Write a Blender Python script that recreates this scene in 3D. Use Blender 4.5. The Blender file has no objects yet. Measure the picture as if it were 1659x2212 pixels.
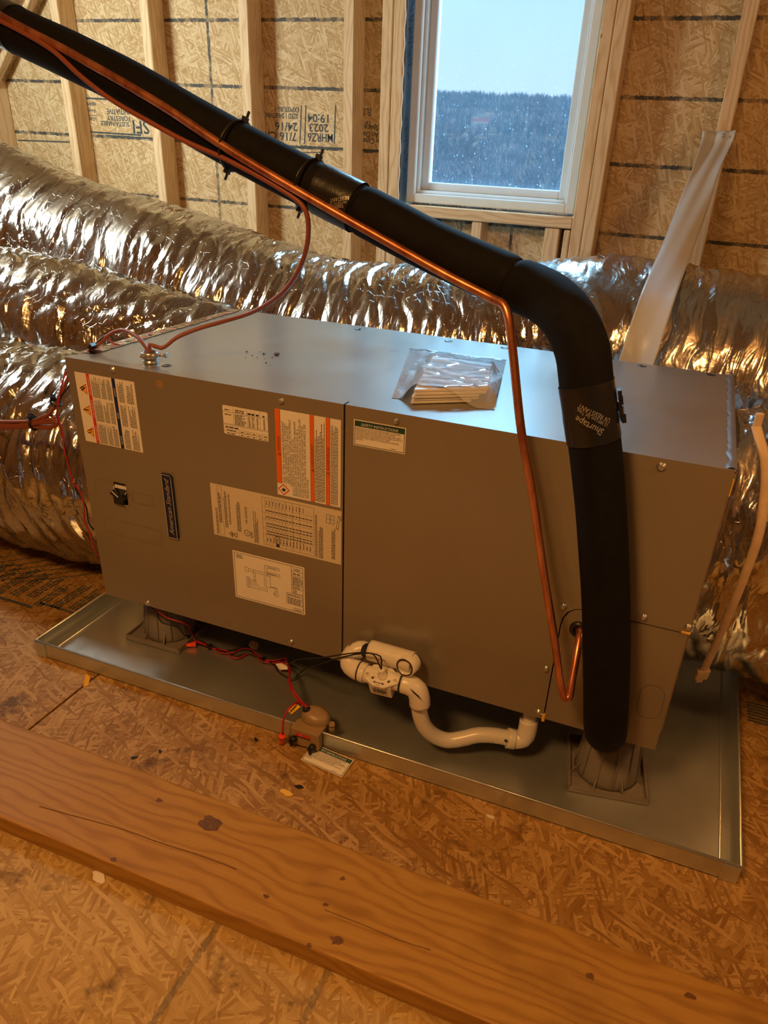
import bpy, bmesh, math, random
from mathutils import Vector, Matrix, noise
random.seed(7)
sc = bpy.context.scene
COL = sc.collection

# ------------------------------------------------------------------ camera
FPX, CX, CY, CZ = 1572.958, 1.085653, -1.06, 1.040634
YAW, PIT, ROL, SX, SY = -0.346593, 0.50235, 0.055382, 44.583, 93.553
_d = Vector((math.sin(YAW)*math.cos(PIT), math.cos(YAW)*math.cos(PIT), -math.sin(PIT)))
_r = _d.cross(Vector((0, 0, 1))).normalized()
_u = _r.cross(_d)
CR = _r*math.cos(ROL) + _u*math.sin(ROL)
CU = -_r*math.sin(ROL) + _u*math.cos(ROL)
CP = Vector((CX, CY, CZ))
cam = bpy.data.cameras.new('camera'); camo = bpy.data.objects.new('camera', cam); COL.objects.link(camo)
cam.sensor_fit = 'HORIZONTAL'; cam.sensor_width = 36.0
cam.lens = 36.0*FPX/1659.0
cam.shift_x = -SX/1659.0; cam.shift_y = SY/1659.0
cam.clip_start = 0.02; cam.clip_end = 2000
camo.matrix_world = Matrix(((CR.x, CU.x, -_d.x, CP.x), (CR.y, CU.y, -_d.y, CP.y), (CR.z, CU.z, -_d.z, CP.z), (0, 0, 0, 1)))
sc.camera = camo

# ------------------------------------------------------------------ sky, sun, lamp, exposure
sc.view_settings.view_transform = 'Standard'; sc.view_settings.look = 'None'
sc.view_settings.exposure = 0.0; sc.view_settings.gamma = 1.0
sc.view_settings.use_curve_mapping = False
world = bpy.data.worlds.new('sky'); sc.world = world; world.use_nodes = True
wn = world.node_tree; wn.nodes.clear()
wo = wn.nodes.new('ShaderNodeOutputWorld'); wb = wn.nodes.new('ShaderNodeBackground')
wtc = wn.nodes.new('ShaderNodeTexCoord'); wsep = wn.nodes.new('ShaderNodeSeparateXYZ'); wr = wn.nodes.new('ShaderNodeValToRGB')
wn.links.new(wtc.outputs['Generated'], wsep.inputs[0]); wn.links.new(wsep.outputs['Z'], wr.inputs[0])
wr.color_ramp.elements[0].position = 0.0; wr.color_ramp.elements[0].color = (0.74, 0.86, 0.95, 1)
wr.color_ramp.elements[1].position = 1.0; wr.color_ramp.elements[1].color = (0.20, 0.44, 0.90, 1)
we = wr.color_ramp.elements.new(0.36); we.color = (0.36, 0.63, 0.92, 1)
wb.inputs['Strength'].default_value = 1.0
wn.links.new(wr.outputs[0], wb.inputs['Color']); wn.links.new(wb.outputs[0], wo.inputs[0])

def light(name, kind, loc, energy, color, aim=None, **kw):
    l = bpy.data.lights.new(name, kind); l.energy = energy; l.color = color
    o = bpy.data.objects.new(name, l); COL.objects.link(o); o.location = loc
    if aim is not None:
        o.rotation_euler = (Vector(aim)-Vector(loc)).to_track_quat('-Z', 'Y').to_euler()
    for k, v in kw.items(): setattr(l, k, v)
    return o
SUN_DIR = Vector((-0.74, -0.50, -0.66)).normalized()
light('sun', 'SUN', (20, 20, 20), 4.0, (1.0, 0.93, 0.82), Vector((20, 20, 20))+SUN_DIR, angle=0.01)
# warm work lamp hanging under the ridge behind the photographer
light('ceiling_lamp', 'AREA', (0.45, -1.55, 2.15), 40.0, (1.0, 0.47, 0.13), (0.45, -1.50, 0.0), shape='DISK', size=0.45)
# added area lamp under the closed left slope, standing in for side daylight
light('left_fill_daylight', 'AREA', (-1.42, 0.45, 1.50), 26.0, (0.92, 1.0, 0.93), (-0.55, 1.5, 0.95), shape='RECTANGLE', size=0.34, size_y=0.44)
# second bulb of the attic, on the right side out of frame
light('side_bulb', 'POINT', (2.0, -0.25, 1.45), 14.0, (1.0, 0.50, 0.16), shadow_soft_size=0.06)
# disk lamp added above the view to boost sky light through the gable window
light('sky_boost_light', 'AREA', (0.2, 3.4, 3.5), 820.0, (0.33, 0.70, 1.0), (0.6, 0.35, 0.675), shape='DISK', size=1.6)
try:
    sc.cycles.use_denoising = True
    sc.cycles.sample_clamp_indirect = 6.0
    sc.cycles.max_bounces = 6; sc.cycles.diffuse_bounces = 3; sc.cycles.glossy_bounces = 4
    sc.cycles.use_adaptive_sampling = True; sc.cycles.adaptive_threshold = 0.03
    sc.cycles.caustics_reflective = True; sc.cycles.caustics_refractive = False
    sc.cycles.transparent_max_bounces = 12
except Exception:
    pass

def at(x, y, Y):
    q = _d + CR*((x-829.5-SX)/FPX) - CU*((y-1106-SY)/FPX)
    return CP + q*((Y-CP.y)/q.y)
def atz(x, y, Z):
    q = _d + CR*((x-829.5-SX)/FPX) - CU*((y-1106-SY)/FPX)
    return CP + q*((Z-CP.z)/q.z)

# ------------------------------------------------------------------ materials
MATS = {}
class NT:
    def __init__(s, name):
        m = bpy.data.materials.new(name); m.use_nodes = True; s.m = m; s.t = m.node_tree
        s.b = s.t.nodes['Principled BSDF']; s.out = s.t.nodes['Material Output']
        MATS[name] = m
    def n(s, ty, **kw):
        nd = s.t.nodes.new('ShaderNode'+ty)
        for k, v in kw.items():
            if k.startswith('i_'):
                key = k[2:]; key = int(key) if key.isdigit() else key
                s.set(nd.inputs[key], v)
            else: setattr(nd, k, v)
        return nd
    def set(s, sock, v):
        if isinstance(v, bpy.types.NodeSocket): s.t.links.new(v, sock)
        else: sock.default_value = v
    def math(s, op, a, b=0.0, c=0.0, clamp=False):
        nd = s.t.nodes.new('ShaderNodeMath'); nd.operation = op; nd.use_clamp = clamp
        s.set(nd.inputs[0], a); s.set(nd.inputs[1], b); s.set(nd.inputs[2], c)
        return nd.outputs[0]
    def mix(s, f, a, b, mode='MIX'):
        nd = s.t.nodes.new('ShaderNodeMix'); nd.data_type = 'RGBA'; nd.blend_type = mode
        s.set(nd.inputs[0], f); s.set(nd.inputs[6], a); s.set(nd.inputs[7], b)
        return nd.outputs[2]
    def ramp(s, f, stops):
        nd = s.t.nodes.new('ShaderNodeValToRGB'); s.set(nd.inputs[0], f)
        e = nd.color_ramp.elements
        while len(e) < len(stops): e.new(0.5)
        for k, (p, c) in enumerate(stops):
            e[k].position = p; e[k].color = (*c, 1) if len(c) == 3 else c
        return nd.outputs[0]
    def bump(s, h, strength=0.3, dist=0.002, normal=None):
        nd = s.t.nodes.new('ShaderNodeBump'); s.set(nd.inputs['Height'], h)
        nd.inputs['Strength'].default_value = strength; nd.inputs['Distance'].default_value = dist
        if normal is not None: s.set(nd.inputs['Normal'], normal)
        s.t.links.new(nd.outputs[0], s.b.inputs['Normal']); return nd.outputs[0]
    def noise(s, vec, scale, detail=3.0, rough=0.55, dim='3D'):
        nd = s.t.nodes.new('ShaderNodeTexNoise'); nd.noise_dimensions = dim; s.set(nd.inputs['Vector'], vec)
        nd.inputs['Scale'].default_value = scale; nd.inputs['Detail'].default_value = detail; nd.inputs['Roughness'].default_value = rough
        return nd.outputs[0]
    def mapping(s, vec, scale=(1, 1, 1), rot=(0, 0, 0), loc=(0, 0, 0)):
        nd = s.t.nodes.new('ShaderNodeMapping'); s.set(nd.inputs[0], vec)
        nd.inputs['Scale'].default_value = scale; nd.inputs['Rotation'].default_value = rot; nd.inputs['Location'].default_value = loc
        return nd.outputs[0]

def plain(name, col, rough=0.5, metal=0.0, var=0.0, scale=30.0, bump=0.0, bscale=200.0, coat=0.0, spec=0.5, trans=0.0):
    t = NT(name); b = t.b
    b.inputs['Roughness'].default_value = rough; b.inputs['Metallic'].default_value = metal
    b.inputs['Specular IOR Level'].default_value = spec
    b.inputs['Coat Weight'].default_value = coat; b.inputs['Coat Roughness'].default_value = 0.15
    if trans: b.inputs['Transmission Weight'].default_value = trans
    tc = t.n('TexCoord').outputs['Object']
    f = t.noise(tc, scale)
    lo = tuple(max(0, c*(1-var)) for c in col); hi = tuple(min(1, c*(1+var)) for c in col)
    t.set(b.inputs['Base Color'], t.ramp(f, [(0.3, lo), (0.7, hi)]))
    if bump: t.bump(t.noise(tc, bscale, 2), bump, 0.001)
    return t.m

def osb(name, dark, mid, light_, hlines=(), vlines=(), lw=0.0055, vaxis='X', haxis='Z', dirt=0.0, LF=.93):
    t = NT(name); b = t.b
    uv = t.n('UVMap').outputs[0]
    warp = t.n('TexNoise', noise_dimensions='2D', i_Scale=11.0, i_Detail=1.0); t.set(warp.inputs['Vector'], uv)
    wv = t.n('VectorMath', operation='SCALE'); t.set(wv.inputs[0], warp.outputs['Color']); wv.inputs['Scale'].default_value = 0.014
    av = t.n('VectorMath', operation='ADD'); t.set(av.inputs[0], uv); t.set(av.inputs[1], wv.outputs[0])
    val = None; hgt = None; mask_prev = None; h0 = None
    for k, (ang, sx, sy, th) in enumerate(((0.35, 20, 160, .30), (1.20, 24, 200, .36), (1.95, 20, 150, .48), (2.75, 26, 220, 1.0))):
        rot = t.n('VectorRotate', rotation_type='Z_AXIS'); t.set(rot.inputs['Vector'], av.outputs[0]); rot.inputs['Angle'].default_value = ang
        mp = t.mapping(rot.outputs[0], scale=(sx, sy, 1), loc=(3.1*k, 1.7*k, 0))
        v = t.n('TexVoronoi', voronoi_dimensions='2D', i_Scale=1.0); t.set(v.inputs['Vector'], mp)
        sp = t.n('SeparateColor'); t.set(sp.inputs[0], v.outputs['Color'])
        grain = t.noise(t.mapping(rot.outputs[0], scale=(40, 700, 1), loc=(k, k, 0)), 1.0, 2, dim='2D')
        tint = t.math('ADD', t.math('MULTIPLY', sp.outputs[0], .62), t.math('MULTIPLY', grain, .5))
        if k in (0, 1):
            h = t.math('SUBTRACT', sp.outputs[2], t.math('MULTIPLY', v.outputs['Distance'], .55)); h0 = h if h0 is None else t.math('ADD', h0, h)
        if val is None: val, prev = tint, sp.outputs[1]; thp = th
        else:
            m = t.math('GREATER_THAN', prev, thp)
            mm = m if mask_prev is None else t.math('MULTIPLY', m, mask_prev)
            val = t.math('ADD', t.math('MULTIPLY', val, t.math('SUBTRACT', 1.0, mm)), t.math('MULTIPLY', tint, mm))
            mask_prev = mm; prev, thp = sp.outputs[1], th
    big = t.noise(uv, 3.0, 2, dim='2D')
    val = t.math('ADD', val, t.math('MULTIPLY', t.math('SUBTRACT', big, .5), .35))
    col = t.ramp(val, [(0.18, dark), (0.52, mid), (0.88, light_)])
    if dirt:
        dn = t.math('MULTIPLY', t.ramp(t.noise(uv, 9.0, 4, .7, dim='2D'), [(0.60, (0, 0, 0)), (0.74, (1, 1, 1))]), dirt)
        col = t.mix(dn, col, (dark[0]*.35, dark[1]*.33, dark[2]*.35, 1))
    if hlines or vlines:
        oc = t.n('TexCoord').outputs['Object']
        sep = t.n('SeparateXYZ'); t.set(sep.inputs[0], oc)
        wob = t.math('MULTIPLY', t.math('SUBTRACT', t.noise(oc, 160.0, 2), .5), .009)
        fade = t.ramp(t.noise(oc, 30.0, 3), [(0.30, (LF*.35,)*3), (0.55, (LF,)*3)])
        tot = None
        for lst, ax in ((hlines, haxis), (vlines, vaxis)):
            for c0 in lst:
                dd = t.math('ABSOLUTE', t.math('ADD', t.math('SUBTRACT', sep.outputs[ax], c0), wob))
                m = t.math('LESS_THAN', dd, lw)
                tot = m if tot is None else t.math('MAXIMUM', tot, m)
        col = t.mix(t.math('MULTIPLY', tot, fade), col, (0.035, 0.045, 0.05, 1))
    t.set(b.inputs['Base Color'], col)
    b.inputs['Roughness'].default_value = 0.62; b.inputs['Specular IOR Level'].default_value = 0.3
    t.bump(h0, 0.4, 0.0012)
    return t.m

def pine(name, a, b_, c, knots=True):
    t = NT(name); b = t.b
    uv = t.n('UVMap').outputs[0]
    w = t.noise(t.mapping(uv, scale=(2.2, 9, 1)), 1.0, 3, dim='2D')
    sep = t.n('SeparateXYZ'); t.set(sep.inputs[0], uv)
    kn = t.n('TexVoronoi', voronoi_dimensions='2D', i_Scale=1.0); t.set(kn.inputs['Vector'], t.mapping(uv, scale=(2.6, 7.5, 1)))
    kd = kn.outputs['Distance']
    kin = t.math('SUBTRACT', 1.0, t.math('SMOOTH_MIN', t.math('MULTIPLY', kd, 3.2), 1.0, 0.2))
    ph = t.math('ADD', t.math('MULTIPLY', sep.outputs[1], 330.0), t.math('ADD', t.math('MULTIPLY', w, 34.0), t.math('MULTIPLY', kin, 5.0)))
    rings = t.math('MULTIPLY_ADD', t.math('SINE', ph), .5, .5)
    rings = t.math('POWER', rings, 2.0)
    fine = t.noise(t.mapping(uv, scale=(7, 520, 1)), 1.0, 3, .65, dim='2D')
    v = t.math('ADD', t.math('MULTIPLY', rings, .42), t.math('MULTIPLY', fine, .68))
    col = t.ramp(v, [(0.12, a), (0.5, b_), (0.95, c)])
    if knots:
        ks = t.n('SeparateColor'); t.set(ks.inputs[0], kn.outputs['Color'])
        has = t.math('GREATER_THAN', ks.outputs[0], .62)
        k = t.math('MULTIPLY', has, t.math('LESS_THAN', t.math('ADD', kd, t.math('MULTIPLY', fine, .03)), t.math('MULTIPLY', ks.outputs[1], .055)))
        col = t.mix(t.math('MULTIPLY', k, .75), col, (c[0]*.35, c[1]*.28, c[2]*.22, 1))
    st = t.ramp(t.noise(uv, 5.0, 4, dim='2D'), [(0.60, (0, 0, 0)), (0.78, (.35, .35, .35))])
    col = t.mix(st, col, (c[0]*.5, c[1]*.45, c[2]*.4, 1))
    t.set(b.inputs['Base Color'], col)
    b.inputs['Roughness'].default_value = 0.55; b.inputs['Specular IOR Level'].default_value = 0.3
    t.bump(v, 0.25, 0.0007)
    return t.m

def foil(name):
    t = NT(name); b = t.b
    uv = t.n('UVMap').outputs[0]
    n1 = t.n('TexNoise', noise_dimensions='2D', i_Scale=9.0, i_Detail=2.0); t.set(n1.inputs['Vector'], uv)
    sc_ = t.n('VectorMath', operation='SCALE'); t.set(sc_.inputs[0], n1.outputs['Color']); sc_.inputs['Scale'].default_value = .06
    ad = t.n('VectorMath', operation='ADD'); t.set(ad.inputs[0], uv); t.set(ad.inputs[1], sc_.outputs[0])
    cr = t.n('TexVoronoi', voronoi_dimensions='2D', i_Scale=1.0); t.set(cr.inputs['Vector'], t.mapping(ad.outputs[0], scale=(60, 12, 1)))
    cr2 = t.n('TexVoronoi', voronoi_dimensions='2D', i_Scale=1.0, feature='DISTANCE_TO_EDGE'); t.set(cr2.inputs['Vector'], t.mapping(ad.outputs[0], scale=(85, 20, 1)))
    # scrim: reinforcing threads in a diamond and square mesh
    sep = t.n('SeparateXYZ'); t.set(sep.inputs[0], ad.outputs[0])
    def thread(a, bb, period, w):
        f = t.math('FRACT', t.math('MULTIPLY', t.math('ADD', t.math('MULTIPLY', sep.outputs[0], a), t.math('MULTIPLY', sep.outputs[1], bb)), 1.0/period))
        return t.math('LESS_THAN', t.math('ABSOLUTE', t.math('SUBTRACT', f, .5)), w)
    th = t.math('MAXIMUM', thread(1, 0.55, .021, .045), t.math('MAXIMUM', thread(1, -0.55, .021, .045), thread(0, 1, .026, .04)))
    h = t.math('ADD', t.math('MULTIPLY', cr.outputs['Distance'], .9), t.math('MULTIPLY', cr2.outputs[0], .8))
    h = t.math('ADD', h, t.math('MULTIPLY', t.noise(uv, 60.0, 2, dim='2D'), .5))
    h = t.math('ADD', h, t.math('MULTIPLY', th, .22))
    b.inputs['Metallic'].default_value = 1.0
    t.set(b.inputs['Base Color'], t.mix(t.math('MULTIPLY', th, .45), (0.60, 0.59, 0.575, 1), (0.45, 0.42, 0.37, 1)))
    t.set(b.inputs['Roughness'], t.ramp(t.noise(uv, 5.0, 2, dim='2D'), [(0.3, (.10,)*3), (0.75, (.26,)*3)]))
    t.bump(h, 0.36, 0.0032)
    return t.m

def galv(name, col=(0.60, 0.62, 0.62), rough=0.26):
    t = NT(name); b = t.b
    oc = t.n('TexCoord').outputs['Object']
    v = t.n('TexVoronoi', i_Scale=55.0); t.set(v.inputs['Vector'], oc)
    sp = t.n('SeparateColor'); t.set(sp.inputs[0], v.outputs['Color'])
    f = t.math('ADD', t.math('MULTIPLY', sp.outputs[0], .12), t.math('MULTIPLY', t.noise(oc, 5.0, 3, .5), .88))
    t.set(b.inputs['Base Color'], t.ramp(f, [(0.3, tuple(c*.93 for c in col)), (0.7, tuple(min(1, c*1.06) for c in col))]))
    b.inputs['Metallic'].default_value = 0.82
    t.set(b.inputs['Roughness'], t.ramp(f, [(0.3, (rough*.85,)*3), (0.7, (rough*1.25,)*3)]))
    t.bump(t.noise(oc, 6.0, 1), 0.12, 0.002)
    return t.m

def cabinet_paint(name):
    t = NT(name); b = t.b
    oc = t.n('TexCoord').outputs['Object']
    fine = t.noise(oc, 900.0, 2); cloud = t.noise(oc, 5.0, 4)
    col = t.ramp(t.math('ADD', t.math('MULTIPLY', cloud, .7), t.math('MULTIPLY', fine, .3)), [(0.3, (.175, .150, .118)), (0.7, (.205, .178, .142))])
    t.set(b.inputs['Base Color'], col)
    t.set(b.inputs['Roughness'], t.ramp(cloud, [(0.3, (.30,)*3), (0.7, (.42,)*3)]))
    b.inputs['Specular IOR Level'].default_value = 0.6
    b.inputs['Coat Weight'].default_value = 0.7; b.inputs['Coat Roughness'].default_value = 0.22; b.inputs['Coat IOR'].default_value = 1.9
    t.bump(fine, 0.12, 0.0004)
    return t.m

def copper(name):
    t = NT(name); b = t.b
    oc = t.n('TexCoord').outputs['Object']
    f = t.noise(t.mapping(oc, scale=(40, 40, 9)), 1.0, 4)
    t.set(b.inputs['Base Color'], t.ramp(f, [(0.35, (.42, .14, .07)), (0.65, (.80, .34, .17))]))
    b.inputs['Metallic'].default_value = 0.85; b.inputs['Roughness'].default_value = 0.34
    return t.m

def glass_dusty_hazed(name):
    t = NT(name); t.t.nodes.remove(t.b)
    oc = t.n('TexCoord').outputs['Object']
    tr = t.n('BsdfTransparent', i_Color=(0.93, 0.98, 0.99, 1))
    tl = t.n('BsdfTranslucent', i_Color=(0.55, 0.78, 1.0, 1))
    df = t.n('BsdfDiffuse', i_Color=(0.62, 0.80, 1.0, 1))
    gl = t.n('BsdfGlossy', i_Roughness=0.02, i_Color=(1, 1, 1, 1))
    v = t.n('TexVoronoi', i_Scale=95.0); t.set(v.inputs['Vector'], oc)
    sp = t.n('SeparateColor'); t.set(sp.inputs[0], v.outputs['Color'])
    size = t.math('MULTIPLY', t.math('POWER', sp.outputs[0], 4.0), .26)
    spk = t.math('LESS_THAN', v.outputs['Distance'], size)
    sepz = t.n('SeparateXYZ'); t.set(sepz.inputs[0], oc)
    low = t.math('SUBTRACT', 1.0, t.math('MULTIPLY', t.math('SUBTRACT', sepz.outputs[2], .95), 1.6), clamp=True)
    spk = t.math('MULTIPLY', spk, low)
    dust_haze = t.math('ADD', .034, t.math('MULTIPLY', t.noise(oc, 7.0, 4), .03))  # thin dust layer, its blue tint also standing in for haze over the hills
    fac = t.math('MAXIMUM', t.math('MULTIPLY', spk, .35), dust_haze)
    dust_haze_mix = t.n('MixShader', i_0=0.25); t.set(dust_haze_mix.inputs[1], tl.outputs[0]); t.set(dust_haze_mix.inputs[2], df.outputs[0])
    m1 = t.n('MixShader'); t.set(m1.inputs[0], fac); t.set(m1.inputs[1], tr.outputs[0]); t.set(m1.inputs[2], dust_haze_mix.outputs[0])
    fr = t.n('Fresnel', i_IOR=1.45)
    m2 = t.n('MixShader'); t.set(m2.inputs[0], t.math('MULTIPLY', fr.outputs[0], .6)); t.set(m2.inputs[1], m1.outputs[0]); t.set(m2.inputs[2], gl.outputs[0])
    t.t.links.new(m2.outputs[0], t.out.inputs[0])
    return t.m

def film_plastic(name, tint=(0.92, 0.95, 1.0), opacity=0.22, rough=0.12, bscale=40.0, bstr=0.6, ior=1.55):
    t = NT(name); t.t.nodes.remove(t.b)
    oc = t.n('TexCoord').outputs['Object']
    bp = t.n('Bump', i_Strength=bstr, i_Distance=0.004)
    t.set(bp.inputs['Height'], t.noise(t.mapping(oc, scale=(1, 1, 1)), bscale, 3))
    tr = t.n('BsdfTransparent', i_Color=(0.97, 0.98, 1, 1))
    gl = t.n('BsdfGlossy', i_Roughness=rough); t.set(gl.inputs['Normal'], bp.outputs[0])
    df = t.n('BsdfDiffuse', i_Color=(*tint, 1)); t.set(df.inputs['Normal'], bp.outputs[0])
    m1 = t.n('MixShader', i_0=opacity); t.set(m1.inputs[1], tr.outputs[0]); t.set(m1.inputs[2], df.outputs[0])
    fr = t.n('Fresnel', i_IOR=ior); t.set(fr.inputs['Normal'], bp.outputs[0])
    m2 = t.n('MixShader'); t.set(m2.inputs[0], fr.outputs[0]); t.set(m2.inputs[1], m1.outputs[0]); t.set(m2.inputs[2], gl.outputs[0])
    t.t.links.new(m2.outputs[0], t.out.inputs[0])
    return t.m

ZL = 0.15
WALL_H = [z+ZL for z in (1.282, 1.081, 0.896, 0.69, 0.49, 1.485)]
M = {}
M['osb_wall'] = osb('osb_sheathing', (.42, .26, .11), (.58, .40, .19), (.76, .60, .36), hlines=WALL_H, vlines=(-0.780, -0.577, 0.238, 0.426), vaxis='X')
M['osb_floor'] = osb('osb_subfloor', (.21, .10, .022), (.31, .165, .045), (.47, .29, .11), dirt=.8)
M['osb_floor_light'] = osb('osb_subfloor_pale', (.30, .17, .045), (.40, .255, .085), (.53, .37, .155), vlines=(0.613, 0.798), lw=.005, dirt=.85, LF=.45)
M['osb_roof'] = osb('osb_roof_deck', (.28, .17, .08), (.48, .33, .17), (.66, .5, .3))
M['pine'] = pine('pine_stud', (.84, .66, .42), (.76, .55, .31), (.60, .38, .18))
M['plank'] = pine('pine_plank', (.42, .235, .05), (.37, .19, .036), (.26, .12, .02))
M['foil'] = foil('duct_foil')
M['galv'] = galv('galvanised_steel', (.62, .65, .64), .33)
M['steel'] = galv('zinc_fitting', (.5, .5, .5), .3)
M['cab'] = cabinet_paint('taupe_cabinet_paint')
M['gap'] = plain('dark_gap', (.012, .011, .010), .9)
M['paper'] = plain('white_label', (.80, .78, .75), .42, var=.02, scale=20)
M['paper_tan'] = plain('cream_label', (.66, .60, .50), .40, var=.03, scale=20)
M['ink'] = plain('black_ink', (.02, .018, .022), .5)
M['ink_wall'] = plain('grey_stamp_ink', (.06, .075, .08), .8, var=.5, scale=120)
M['orange'] = plain('orange_print', (.80, .15, .015), .4)
M['redp'] = plain('red_print', (.62, .035, .025), .45)
M['yellow'] = plain('yellow_print', (.85, .50, .03), .45)
M['navy'] = plain('navy_print', (.012, .022, .10), .35)
M['navy_badge'] = plain('navy_badge', (.006, .012, .055), .25)
M['green'] = plain('green_print', (.012, .06, .05), .4)
M['white_ink'] = plain('white_ink', (.8, .8, .8), .45)
M['silver'] = plain('silver_print', (.55, .54, .52), .35, metal=.4)
M['rubber'] = plain('black_rubber_foam', (.0055, .0055, .0065), .8, var=.25, scale=60, bump=.15, bscale=500, spec=.18)
M['tape'] = plain('black_vinyl_tape', (.012, .012, .014), .28, bump=.35, bscale=120)
M['tie'] = plain('black_nylon', (.010, .010, .011), .35)
M['copper'] = copper('copper_pipe')
M['cable'] = plain('brown_cable', (.26, .070, .035), .45)
M['wire_red'] = plain('red_wire', (.42, .015, .02), .38)
M['wire_blk'] = plain('black_wire', (.012, .011, .012), .4)
M['nut'] = plain('orange_red_plastic', (.85, .07, .02), .35)
M['pvc'] = plain('white_pvc', (.74, .70, .64), .28, var=.03, scale=12)
M['abs_tan'] = plain('tan_plastic', (.30, .20, .105), .4, var=.05)
M['riser'] = plain('grey_plastic', (.19, .165, .145), .5, var=.08, scale=25)
M['vinyl'] = plain('white_vinyl', (.76, .84, .87), .3, var=.02)
M['pane'] = glass_dusty_hazed('dusty_hazed_glass')
M['wrap'] = plain('house_wrap', (.13, .17, .21), .45, var=.3, scale=14)
M['strap'] = film_plastic('white_woven_strap', (.70, .72, .74), .86, .35, 60, .2)
M['beige'] = plain('beige_nylon', (.66, .50, .32), .5, var=.1, scale=40)
M['bag'] = film_plastic('clear_zip_bag', (.88, .93, 1.0), .30, .05, 30, .18, 1.28)
M['booklet'] = plain('booklet_paper', (.74, .70, .66), .55, var=.03)
M['yellow_tape'] = plain('yellow_foam', (.75, .45, .07), .6)
M['bark'] = plain('bare_woodland', (.17, .16, .175), .9, var=.6, scale=.05)
M['evergreen'] = plain('evergreen', (.035, .06, .035), .9, var=.4, scale=.3)
M['meadow'] = plain('dry_meadow', (.16, .14, .11), .95, var=.45, scale=.05)
M['roof_red'] = plain('red_roof', (.32, .07, .05), .7)
M['house_wall'] = plain('pale_siding', (.5, .47, .44), .8)
M['fiber'] = plain('pinkish_fluff', (.55, .42, .36), .95, var=.2)
M['debris'] = plain('brown_crumb', (.10, .035, .02), .8)
M['breaker'] = plain('black_bakelite', (.010, .011, .018), .3)
M['dimple'] = plain('dark_dimple', (.05, .048, .045), .3, metal=.5)
M['sealant'] = plain('grey_sealant', (.16, .16, .18), .35)

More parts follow.
